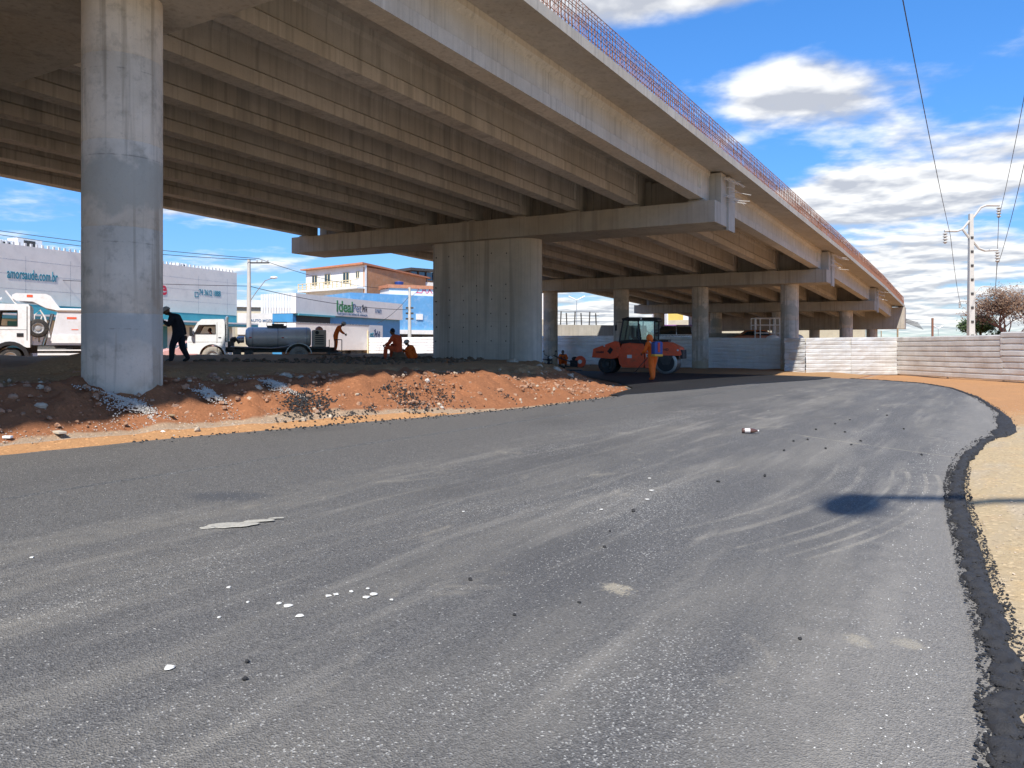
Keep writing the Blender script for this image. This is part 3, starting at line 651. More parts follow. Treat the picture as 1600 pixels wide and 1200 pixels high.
# ------------------------------------------------------------------ vehicles
def wheel(parent, x, y, z, r, w, side, rim='rim_steel', tyre='rubber', spin=0):
    """side +1: outer face towards +y"""
    t = MB(); s = side
    prof = [(r*.58, -w/2), (r*.90, -w/2), (r*.98, -w*.40), (r, -w*.25), (r, w*.25), (r*.98, w*.40), (r*.90, w/2), (r*.58, w/2), (r*.55, w*.2), (r*.55, -w*.2)]
    prof.append(prof[0]); t.lathe(prof, (x, y, z), 'y', 28, cap=False); o = t.build('tyre', tyre, parent, smooth=True)
    q = MB(); q.lathe([(r*.57, s*w*.46), (r*.53, s*w*.47), (r*.50, s*w*.20), (r*.30, s*w*.12), (r*.26, s*w*.34), (r*.14, s*w*.38), (.01, s*w*.38)], (x, y, z), 'y', 24, cap=False)
    for k in range(8):
        a = 2*math.pi*k/8; q.lathe([(r*.035, s*w*.12), (r*.035, s*w*.24), (.005, s*w*.25)], (x+r*.40*math.cos(a), y, z+r*.40*math.sin(a)), 'y', 6, cap=False)
    q.build('rim', rim, o, smooth=True); return o
def arch(parent, x, y0, y1, z, r0, r1, m, a0=0, a1=180, name='wheel_arch'):
    q = MB(); rings = []
    for i in range(15):
        a = R(a0+(a1-a0)*i/14); rings.append([(x+r0*math.cos(a), y0, z+r0*math.sin(a)), (x+r1*math.cos(a), y0, z+r1*math.sin(a)), (x+r1*math.cos(a), y1, z+r1*math.sin(a)), (x+r0*math.cos(a), y1, z+r0*math.sin(a))])
    q.loft(rings); return q.build(name, m, parent, smooth=True)
def cab_shell(parent, prof, hw, win, m, arch_c, arch_r):
    """side profile (x,z) with a window hole and a wheel cut-out; returns the cab body"""
    q = MB(); t = .05
    xs = [p[0] for p in prof]; n = len(prof)
    # outer skin: front, roof, rear, floor strips
    for i in range(n):
        a, b = prof[i], prof[(i+1) % n]
        if max(a[1], b[1]) < arch_c[1]+.3 and min(a[0], b[0]) < arch_c[0] < max(a[0], b[0]): continue
        q.add([(a[0], -hw, a[1]), (b[0], -hw, b[1]), (b[0], hw, b[1]), (a[0], hw, a[1])], [(0, 1, 2, 3)])
    bm = bmesh.new()
    me = bpy.data.meshes.new('cab'); 
    for s in (-1, 1):
        # side skins as ngon with holes made by triangle fill
        loops = [prof, win]
        ed = []; vv = []
        outer = []
        for (x, z) in prof: outer.append((x, z))
        ang = [R(180-180*i/12) for i in range(13)]
        cut = [(arch_c[0]+arch_r*math.cos(a), arch_c[1]+arch_r*math.sin(a)) for a in ang]
        # splice the arch into the lowest edge
        low = min(z for _, z in outer); k0 = [i for i in range(n) if outer[i][1] == low and outer[(i+1) % n][1] == low][0]
        a, b = outer[k0], outer[(k0+1) % n]
        seq = cut if a[0] < b[0] else cut[::-1]
        seq = [(x, max(z, low)) for x, z in seq]
        outer = outer[:k0+1]+seq+outer[k0+1:]
        for lp in (outer, win):
            vs = [bm.verts.new((x, s*hw, z)) for x, z in lp]; ed += [bm.edges.new((vs[i], vs[(i+1) % len(vs)])) for i in range(len(vs))]
        bmesh.ops.triangle_fill(bm, edges=ed, use_beauty=True)
    bmesh.ops.recalc_face_normals(bm, faces=bm.faces); bm.verts.index_update(); o = len(q.v); q.v += [tuple(v.co) for v in bm.verts]
    for f in bm.faces: q.face([o+v.index for v in f.verts])
    bm.free(); bpy.data.meshes.remove(me); c = q.build('cab', m, parent)
    inner = MB(); x0, x1 = min(xs)+.1, max(xs)-.1
    inner.box(min(xs)+.06, min(xs)+.10, -hw+.05, hw-.05, min(p[1] for p in prof)+.1, max(p[1] for p in prof)-.08); inner.box(min(xs)+.15, min(xs)+.65, -.85, .85, win[0][1]-.55, win[0][1]-.25); inner.box(min(xs)+.15, min(xs)+.3, -.85, .85, win[0][1]-.4, win[0][1]+.35)
    inner.build('seat', 'black_plastic', parent)
    w = MB()
    for s in (-1, 1):
        for i in range(len(win)):
            a, b = win[i], win[(i+1) % len(win)]; w.tube([(a[0], s*(hw+.004), a[1]), (b[0], s*(hw+.004), b[1])], .018, 5)
    w.build('window_frame', 'black_plastic', parent); return c

# --- tipper truck, cut by the left frame edge and the near column
tr = thing('dump_truck', 'white dump truck with a grey tipper body parked beyond the mound', 'truck', (-24.5, 38.9, .62), R(-152))
prof = [(-.47, 1.0), (1.35, 1.0), (1.42, 1.9), (1.22, 2.98), (1.0, 3.12), (-.40, 3.12), (-.47, 3.0)]
win = [(.06, 2.04), (.85, 2.04), (.97, 2.15), (.88, 2.78), (.06, 2.80)]
cab_shell(tr, prof, 1.22, win, 'white_paint', (.36, .5), .80)
q = MB(); q.box(1.18, 1.40, -1.2, 1.2, .45, .98); q.build('lower_skirt', 'black_plastic', tr, bevel=.04)
arch(tr, .36, -1.26, 1.26, .5, .62, .80, 'black_plastic', -5, 185)
for y in (-1.0, 1.0): wheel(tr, .36, y, .5, .5, .30, 1 if y > 0 else -1)
for x in (-3.75, -5.0):
    for y in (-1.0, 1.0): wheel(tr, x, y, .5, .5, .5, 1 if y > 0 else -1)
_mark = set(col.objects)
q = MB(); q.box(-6.0, -.9, -.42, .42, .72, 1.12); q.build('chassis', 'dark_steel', tr)
q = MB(); q.lathe([(.02, -.6), (.30, -.6), (.30, .6), (.02, .6)], (-2.0, .85, .80), 'x', 18); q.build('fuel_tank', 'dark_steel', tr, smooth=True)
q = MB(); q.box(-2.9, -2.3, .55, 1.1, .55, 1.05); q.build('battery_box', 'black_plastic', tr, bevel=.03)
q = MB(); q.box(-5.9, -1.4, 1.12, 1.18, .62, .72); q.box(-5.9, -1.4, 1.12, 1.18, .84, .90); q.build('side_guard', 'white_paint', tr)
# tipper body with sloping front, rolled top rail and ribs
q = MB(); bx = [(-2.05, 2.95), (-1.62, 1.35), (-6.0, 1.25), (-6.2, 2.95)]; q.prism([(-1.95, 1.32), (-2.25, 2.85), (-6.1, 2.85), (-5.9, 1.22)], -1.23, 1.23); body = q.build('tipper_body', 'truck_box', tr, bevel=.03)
q = MB()
for y in (-1.25, 1.25): q.tube([(-2.2, y, 2.87), (-6.1, y, 2.87)], .075, 8)
q.build('top_rail', 'white_paint', body, smooth=True)
q = MB(); q.box(-5.85, -2.0, 1.235, 1.27, 1.22, 1.62); q.box(-5.85, -2.0, -1.27, -1.235, 1.22, 1.62); q.build('lower_board', 'white_paint', body)
for x in (-3.4, -4.7): q = MB(); q.box(x-.06, x+.06, 1.232, 1.29, 1.25, 2.8); q.build('rib', 'truck_box', body)
q = MB(); q.prism([(-2.2, 2.85), (-1.75, 2.95), (-1.2, 3.25), (-.55, 3.28), (-.35, 3.38), (-.35, 3.56), (-.5, 3.64), (-1.75, 3.64), (-1.95, 3.55), (-2.35, 2.95)], -1.2, 1.2); q.build('cab_guard', 'white_paint', body, smooth=True)
for x0, zz, l, hh in ((-2.65, 2.42, .42, .10), (-2.85, 1.88, .30, .035), (-.95, 3.46, .25, .12)):
    q = MB(); q.box(x0-l, x0, 1.232 if zz < 3 else 1.202, 1.241 if zz < 3 else 1.211, zz, zz+hh); part(q.build('marking', 'sign_orange', body), 'small orange marking plate')
text('lettering', 'ATTE', .17, 'sign_red', tr, (1.2, 1.225, 1.55), (-1, 0, 0), (0, 1, 0))
wheel(tr, -1.42, 1.02, 1.95, .46, .28, 1); q = MB(); q.tube([(-1.42, 1.0, 1.95), (-1.42, .2, 1.3)], .05, 6); q.build('spare_carrier', 'white_paint', tr)
q = MB(); q.tube([(-1.6, .3, 1.1), (-2.0, .3, 2.7)], .09, 10); q.build('hydraulic_ram', 'chrome', tr, smooth=True)
q = MB(); q.tube([(-1.2, .95, 1.3), (-1.25, 1.0, 2.6), (-1.5, 1.0, 2.85), (-1.7, 1.0, 2.5), (-1.9, 1.05, 1.5)], .045, 8); q.tube([(-1.3, .7, 1.4), (-1.6, .75, 2.7)], .04, 6); q.build('hose', 'white_paint', tr, smooth=True)
for _o in set(col.objects)-_mark:
    if _o.parent == tr: _o.location.x += .62
for a, b in (((.1, 1.05, 3.1), (.55, 1.05, 3.75)), ((1.0, 1.0, 3.1), (.7, 1.0, 3.4))): q = MB(); q.tube([a, b], .045, 6); q.build('roof_horn', 'white_paint', tr)
q = MB(); q.tube([(1.05, 1.22, 2.75), (1.1, 1.42, 2.72), (1.1, 1.42, 2.05), (1.05, 1.24, 2.0)], .025, 6); q.box(1.02, 1.16, 1.33, 1.53, 2.12, 2.52); q.box(1.0, 1.18, 1.30, 1.54, 2.55, 2.80); q.build('mirror', 'black_plastic', tr, bevel=.02)
q = MB(); q.box(-.20, .08, 1.222, 1.236, 1.52, 1.70); q.build('door_handle', 'black_plastic', tr)
q = MB(); q.box(-.36, -.33, 1.222, 1.228, 1.35, 3.0); q.box(-.33, 1.3, 1.222, 1.226, 1.86, 1.875); q.build('door_seam', 'dark_steel', tr)

# --- bitumen tanker truck
tk = thing('tank_truck', 'white cab truck carrying a polished steel tank behind the mound', 'truck', (-16.55, 40.2, .69), R(-164))
prof = [(-1.72, .62), (0.02, .62), (.06, 1.35), (-.42, 2.18), (-.62, 2.36), (-1.66, 2.38), (-1.72, 2.2)]
win = [(-1.28, 1.62), (-.28, 1.62), (-.50, 2.06), (-1.28, 2.08)]
cab_shell(tk, prof, 1.12, win, 'white_paint', (-1.12, .5), .66)
arch(tk, -1.12, -1.14, 1.15, .5, .60, .68, 'white_paint', 8, 172)
for y in (-.95, .95): wheel(tk, -1.12, y, .5, .50, .28, 1 if y > 0 else -1, tyre='rubber_dusty')
for y in (-.9, .9): wheel(tk, -5.35, y, .5, .50, .5, 1 if y > 0 else -1, tyre='rubber_dusty')
arch(tk, -5.35, .6, 1.15, .5, .64, .69, 'rim_steel', 10, 170, 'mudguard'); arch(tk, -5.35, -1.15, -.6, .5, .64, .69, 'rim_steel', 10, 170, 'mudguard')
q = MB(); q.box(-7.2, -1.6, -.42, .42, .68, .95); q.box(-6.9, -2.6, .42, .95, .86, .98); q.box(-6.9, -2.6, -.95, -.42, .86, .98); q.build('chassis', 'dark_steel', tk)
q = MB(); q.lathe([(.02, -5.98), (.40, -5.98), (.50, -5.90), (.52, -5.8), (.52, -2.95), (.50, -2.82), (.38, -2.70), (.02, -2.66)], (0, .35, 1.48), 'x', 32); tank = q.build('tank', 'tank_steel', tk, smooth=True)
for x in (-5.75, -4.3, -3.05): q = MB(); q.lathe([(.525, x-.03), (.533, x-.02), (.533, x+.02), (.525, x+.03)], (0, .35, 1.48), 'x', 32, cap=False); q.build('tank_band', 'rim_steel', tank)
q = MB()
for dx, m in ((-4.55, 0), (-4.72, 1), (-5.7, 1), (-2.95, 0)): q.mat(m).box(dx-.06, dx+.06, .868, .875, 1.42, 1.47)
q.build('reflector', ['red_light', 'lamp_glass'], tank)
q = MB(); q.box(-4.75, -3.75, .1, .6, 2.0, 2.08); q.tube([(-4.75, .6, 2.06), (-4.75, .6, 2.26), (-3.75, .6, 2.26), (-3.75, .6, 2.06)], .02, 6); q.box(-4.6, -4.0, .2, .5, 2.08, 2.18); q.build('top_walkway', 'dark_steel', tank)
q = MB(); q.tube([(-1.80, .95, 1.2), (-1.80, .95, 2.42), (-1.86, .95, 2.5)], .085, 10); q.build('exhaust', 'silver_paint', tk, smooth=True)
q = MB(); q.box(-2.15, -1.85, .5, 1.0, .8, 1.25); q.tube([(-2.0, .9, 1.3), (-2.2, 1.0, 1.45), (-2.4, .9, 1.15)], .06, 7); q.ball((-2.1, .8, 1.32), .16, sc=(1, .8, 1)); q.build('pump', 'dark_steel', tk, smooth=True)
q = MB(); q.lathe([(.02, -.16), (.17, -.16), (.18, 0), (.14, .2), (.02, .22)], (-2.48, .8, 1.35), 'x', 16); q.build('burner', 'silver_paint', tk, smooth=True)
q = MB(); q.tube([(-2.0, 1.12, .98), (-3.0, 1.12, .94), (-4.0, 1.12, .90), (-4.7, 1.12, .98), (-5.3, 1.12, 1.24), (-5.9, 1.12, 1.1)], .028, 7); q.build('hose', 'rim_steel', tk, smooth=True)
q = MB(); q.box(-2.5, -2.1, .75, 1.05, .5, .82); q.box(-3.1, -2.65, .8, 1.05, .45, .8); q.build('tool_box', 'dark_steel', tk, bevel=.02)
q = MB(); q.box(-6.75, -6.05, -.8, .95, .98, 1.86); eng = q.build('engine_cabinet', 'cardboard', tk, bevel=.04)
for i in range(5): s_ = MB(); s_.box(-6.62, -6.18, .952, .972, 1.10+.11*i, 1.15+.11*i); s_.build('louvre', 'black_plastic', eng)
q = MB(); q.lathe([(.10, .952), (.09, .975), (.02, .976)], (-6.28, 0, 1.72), 'y', 14); q.build('gauge', 'black_plastic', eng)
q = MB(); q.lathe([(.2, 1.86), (.2, 1.94), (.12, 2.02), (.05, 2.06)], (-6.4, .5, 0), 'z', 14); q.build('filler_cap', 'orange_paint', tk, smooth=True)
q = MB(); q.box(-7.6, -6.8, -.9, 1.0, .62, .68)
for x in (-7.55, -7.2, -6.9): q.tube([(x, 1.0, .3), (x, 1.0, 1.35)], .025, 6)
q.tube([(-7.55, 1.0, 1.35), (-7.2, 1.0, 1.35)], .025, 6); q.box(-7.6, -6.9, .2, .98, .3, .34); q.build('rear_platform', 'dark_steel', tk)
q = MB(); q.tube([(-.25, 1.12, 1.5), (-.12, 1.32, 1.75)], .02, 6); q.box(-.2, -.08, 1.24, 1.38, 1.5, 1.95); q.build('mirror', 'black_plastic', tk, bevel=.02)
q = MB(); q.box(-1.55, -1.42, 1.122, 1.14, 1.42, 1.46); q.build('door_handle', 'black_plastic', tk)
q = MB(); q.box(-1.36, -1.345, 1.121, 1.127, .75, 2.2); q.box(-1.6, 0, 1.121, 1.126, 1.20, 1.215); q.build('door_seam', 'dark_steel', tk)

# --- cars, van
def car(name, label, loc, rz, paint, L=4.1, hgt=1.46, van=False):
    c = thing(name, label, 'car' if not van else 'van', loc, rz); hw = .84
    prof = [(L/2, .35), (L/2+.02, .62), (L/2-.15, .80), (L/2-1.0, .93), (-L/2+.12, .95), (-L/2, .78), (-L/2+.02, .35)]
    q = MB(); q.prism(prof, -hw, hw); q.build('body', paint, c, bevel=.07, smooth=True)
    roof = [(L/2-1.0, .92), (L/2-1.75, hgt-.05), (L/2-2.0, hgt), (-L/2+.75, hgt), (-L/2+.15, .93)] if not van else [(L/2-.75, .92), (L/2-1.5, hgt-.06), (L/2-1.75, hgt), (-L/2+.3, hgt), (-L/2+.05, .93)]
    q = MB(); ring0 = [(x, -hw+.02, z) if z < 1 else (x, -hw+.14, z) for x, z in roof]; ring1 = [(x, -y, z) for x, y, z in ring0]; q.loft([ring0, ring1]); cabn = q.build('cabin', paint, c, bevel=.05, smooth=True)
    for s in (-1, 1):
        g = MB(); xs = [roof[0][0]-.12, roof[1][0]-.05, roof[3][0]+.10, roof[4][0]+.25]; xm = (xs[1]+xs[2])/2
        yl = lambda z: s*(hw-.02+.012-(z-.93)/(hgt-.93)*.12)
        for poly in ([(xs[0], .97), (xs[1], hgt-.1), (xm+.04, hgt-.1), (xm+.04, .97)], [(xm-.04, .97), (xm-.04, hgt-.1), (xs[2], hgt-.1), (xs[3], .97)]):
            g.add([(x, yl(z), z) for x, z in poly], [(0, 1, 2, 3) if s < 0 else (3, 2, 1, 0)])
        g.build('window', 'glass_dark', cabn)
    g = MB(); g.add([(roof[0][0]-.03, -.68, .98), (roof[0][0]-.03, .68, .98), (roof[1][0]+.02, .6, hgt-.1), (roof[1][0]+.02, -.6, hgt-.1)], [(0, 1, 2, 3)]); g.build('windscreen', 'glass_dark', cabn)
    for x in (L/2-.75, -L/2+.75):
        for y in (-hw+.08, hw-.08): wheel(c, x, y, .31, .31, .2, 1 if y > 0 else -1)
    for y in (-.6, .6): h = MB(); h.ball((L/2-.04, y, .70), .12, sc=(.5, 1.2, .7)); h.build('headlight', 'lamp_glass', c, smooth=True)
    return c
car('parked_car', 'pinkish car half hidden behind the man in dark clothes', (-22.4, 53.5, .62), R(-130), 'pink_paint')
car('van', 'silver van parked behind the fence right of the roller', (13.6, 68.5, 1.80), R(-170), 'silver_paint', 4.6, 1.75, True)
car('parked_car', 'orange red car behind the fence beside the white rack', (21.0, 69., 1.72), R(175), 'orange_paint')

# --- road roller
rl = thing('road_roller', 'red articulated road roller with a dark glass cab on fresh asphalt', 'road roller', tuple(W(-16.7, 40.4, base(-16.7, 40.4)+.045)), R(-20))
# local: x forward (right in view), -y towards the camera
def rprism(name, poly, y0, y1, m, parent=rl, bevel=.03, smooth=False): q = MB(); q.prism(poly, y0, y1); return q.build(name, m, parent, bevel=bevel, smooth=smooth)
hood = rprism('rear_hood', [(-2.45, .88), (-2.38, 1.35), (-1.15, 1.78), (-.95, 1.72), (-.80, 1.30), (-1.0, .86), (-1.35, .80)], -.85, .85, 'roller_red')
rprism('middle_frame', [(-.92, .52), (-.98, .85), (-.78, 1.62), (-.35, 1.68), (.42, 1.62), (.48, .45), (.35, .33), (-.75, .33)], -.80, .80, 'roller_red')
front = rprism('front_frame', [(.50, .30), (.50, 1.35), (.85, 1.72), (1.75, 1.72), (2.35, 1.42), (2.45, 1.05), (2.35, .98), (1.0, .95), (.85, .30)], -.86, .86, 'roller_red')
q = MB(); q.box(2.36, 2.50, -.8, .8, .82, 1.30); q.build('front_grille', 'black_plastic', rl, bevel=.03)
for s in (-1, 1):
    d = MB(); d.prism([(-.62, .46), (-.62, 1.38), (.30, 1.38), (.30, .46)], s*.803, s*.825); dr = d.build('side_door', 'roller_red', rl, bevel=.012)
    for z in (.62, 1.05): h = MB(); h.box(.05, .34, s*.826 if s > 0 else -.845, .845 if s > 0 else -.826, z, z+.16); h.build('latch', 'roller_red', dr, bevel=.01)
    l_ = MB(); l_.box(-.48, -.22, min(s*.826, s*.832), max(s*.826, s*.832), .85, 1.03); l_.build('plate', 'label_white', dr)
    l_ = MB(); l_.box(.56, .86, min(s*.862, s*.868), max(s*.862, s*.868), .92, 1.08); l_.build('plate', 'label_white', rl)
    for cx, cz in ((-1.42, 1.26), (1.16, 1.30)):
        v_ = MB(); yy = (.852, .862) if cx < 0 else (.862, .872); v_.prism([(cx-.16, cz-.05), (cx+.02, cz+.2), (cx+.17, cz+.05), (cx, cz-.2)], s*yy[0], s*yy[1]); v_.build('vent', 'black_plastic', rl)
    text('lettering', 'HAMM', .15, 'sign_black', hood, (-2.22 if s < 0 else -1.75, s*.852, 1.12), (1 if s < 0 else -1, 0, 0), (0, s, 0), .003, .006)
    text('lettering', 'HD', .18, 'sign_black', front, (1.5 if s < 0 else 1.8, s*.862, 1.25), (1 if s < 0 else -1, 0, 0), (0, s, 0), .003, .006)
for y in (-.62, -.21, .21, .62): wheel(rl, -1.62, y, .50, .50, .36, -1 if y < 0 else 1, rim='dark_steel')
q = MB(); q.lathe([(.02, -.84), (.50, -.84), (.60, -.82), (.60, .82), (.50, .84), (.02, .84)], (1.62, 0, .60), 'y', 40); dru = q.build('drum', 'drum_steel', rl, smooth=True)
for s in (-1, 1): q = MB(); q.lathe([(.46, s*.845), (.44, s*.852), (.02, s*.852)], (1.62, 0, .60), 'y', 28, cap=False); q.build('drum_cheek', 'black_plastic', dru); q = MB(); q.prism([(1.2, 1.0), (2.0, 1.0), (1.8, .5), (1.45, .5)], s*.87, s*.90); q.build('drum_yoke', 'dark_steel', rl)
# cab
base_ = rprism('cab_base', [(-.82, 1.58), (-.95, 1.80), (-.35, 1.86), (.72, 1.86), (.95, 1.62), (.4, 1.5)], -.72, .72, 'black_plastic')
rprism('cab_roof', [(-.78, 2.92), (-.80, 3.02), (-.5, 3.08), (1.1, 3.06), (1.18, 2.92), (1.16, 2.84)], -.80, .80, 'black_plastic', bevel=.03)
q = MB()
for s in (-1, 1):
    q.tube([(-.95, s*.68, 1.70), (-.72, s*.70, 2.94)], .045, 6); q.tube([(.28, s*.72, 1.55), (.10, s*.72, 2.0), (.12, s*.72, 2.94)], .045, 6); q.tube([(.98, s*.68, 1.80), (1.0, s*.70, 2.90)], .045, 6); q.tube([(-.95, s*.68, 1.72), (.25, s*.72, 1.56)], .04, 6)
for x in (-.95, .98): q.tube([(x, -.68, 1.78), (x, .68, 1.78)], .04, 6)
q.build('cab_frame', 'black_plastic', rl, smooth=True)
def pane(p, name='cab_window'): g = MB(); g.add(p, [(0, 1, 2, 3)]); return g.build(name, 'glass_clear', rl)
for s in (-1, 1):
    pane([(-.90, s*.685, 1.75), (.24, s*.715, 1.60), (.10, s*.715, 2.90), (-.70, s*.70, 2.90)]); pane([(.30, s*.71, 1.86), (.95, s*.69, 1.86), (.97, s*.69, 2.86), (.15, s*.71, 2.88)])
pane([(-.94, -.66, 1.8), (-.94, .66, 1.8), (-.74, .67, 2.9), (-.74, -.67, 2.9)]); pane([(.98, -.66, 1.86), (.98, .66, 1.86), (1.0, .67, 2.86), (1.0, -.67, 2.86)])
q = MB(); q.box(-.3, .2, -.26, .26, 1.86, 2.02); q.box(-.38, -.26, -.26, .26, 1.95, 2.55); q.box(.55, .72, -.3, .3, 1.86, 2.25); q.tube([(.6, 0, 2.2), (.42, 0, 2.38)], .03, 6); q.build('operator_seat', 'black_plastic', rl, bevel=.03)
q = MB(); q.lathe([(.19, -.015), (.19, .015)], (.40, 0, 2.40), 'x', 16, cap=False); q.build('steering_wheel', 'black_plastic', rl)
q = MB(); q.tube([(-.75, -.78, 2.80), (-1.05, -.98, 2.82), (-1.05, -.98, 2.6)], .018, 5); q.box(-1.10, -1.02, -1.06, -.90, 2.35, 2.65); q.build('mirror', 'black_plastic', rl)
for x, y, z in ((.28, -.81, 2.98), (-1.75, -.86, 1.52), (2.25, -.87, 1.28), (2.43, -.5, 1.22), (2.43, .5, 1.22)): q = MB(); q.ball((x, y, z), .055, 8, 6); q.build('work_light', 'lamp_glass', rl, smooth=True)
q = MB(); q.tube([(.7, -.75, 1.9), (1.2, -.80, 1.80), (1.6, -.82, 1.74)], .05, 6); q.tube([(-.6, .9, 1.7), (-.4, .9, 2.2)], .03, 6); q.box(1.0, 1.7, -.5, .5, 1.72, 1.86); q.build('engine_cover', 'dark_steel', rl, bevel=.02)
# small plate compactor standing behind the roller
pc = thing('plate_compactor', 'small wheeled compactor with a red guard beside the roller tyres', 'compactor', tuple(W(-20.3, 39.5, base(-20.3, 39.5)+.04)), R(-15))
q = MB(); q.box(-.5, .5, -.28, .28, .10, .16); q.box(-.9, .6, -.05, .05, .30, .36); q.build('base_plate', 'dark_steel', pc, bevel=.02)
wheel(pc, -.72, -.3, .2, .2, .12, -1, rim='dark_steel'); wheel(pc, -.72, .3, .2, .2, .12, 1, rim='dark_steel')
q = MB(); q.lathe([(.12, -.1), (.30, -.08), (.33, 0), (.30, .08), (.12, .1)], (.42, -.1, .62), 'y', 22); q.build('red_guard', 'roller_red', pc, smooth=True)
q = MB(); q.lathe([(.02, -.115), (.12, -.115), (.12, -.1)], (.42, -.1, .62), 'y', 14); q.build('hub', 'lamp_glass', pc)
q = MB(); q.box(-.15, .3, -.2, .2, .36, .7); q.ball((.1, 0, .78), .17, sc=(1.2, 1, .7)); q.build('engine', 'black_plastic', pc, bevel=.02); q = MB(); q.tube([(.2, -.2, .5), (-.6, -.22, .75), (-1.1, -.22, .95), (-1.1, .22, .95), (-.6, .22, .75), (.2, .2, .5)], .02, 6); q.build('handle', 'dark_steel', pc)
# motorbike beside the wall pier
mb_p = site(852, 571); mk = thing('motorcycle', 'black motorcycle standing between the wall pier and the far column', 'motorcycle', (2.15, 46.5, ground_z(*NB(2.15, 46.5))-.02), R(-75))
for x in (-.62, .62): wheel(mk, x, 0, .30, .30, .10, 1, rim='dark_steel')
q = MB(); q.tube([(-.62, 0, .3), (-.1, 0, .42), (.2, 0, .75), (.48, 0, .8)], .05, 7); q.tube([(.62, .08, .3), (.42, .08, .95)], .03, 6); q.tube([(.62, -.08, .3), (.42, -.08, .95)], .03, 6); q.tube([(-.62, .1, .3), (-.3, .1, .65)], .025, 6); q.build('frame', 'dark_steel', mk, smooth=True)
q = MB(); q.box(-.15, .2, -.14, .14, .32, .58); q.build('engine', 'dark_steel', mk, bevel=.04); q = MB(); q.ball((.18, 0, .82), .22, sc=(1.2, .7, .7)); q.build('fuel_tank', 'black_plastic', mk, smooth=True); q = MB(); q.box(-.75, .02, -.12, .12, .74, .84); q.build('seat', 'black_plastic', mk, bevel=.04)
q = MB(); q.tube([(.35, -.36, 1.08), (.42, -.12, .98), (.42, .12, .98), (.35, .36, 1.08)], .018, 6)
for s in (-1, 1): q.tube([(.38, s*.3, 1.06), (.36, s*.38, 1.25)], .01, 5); q.ball((.36, s*.38, 1.28), .06, 8, 5, (.5, 1, .8))
q.build('handlebar', 'dark_steel', mk); q = MB(); q.ball((.52, 0, .9), .10, 10, 7); q.build('headlight', 'lamp_glass', mk, smooth=True)
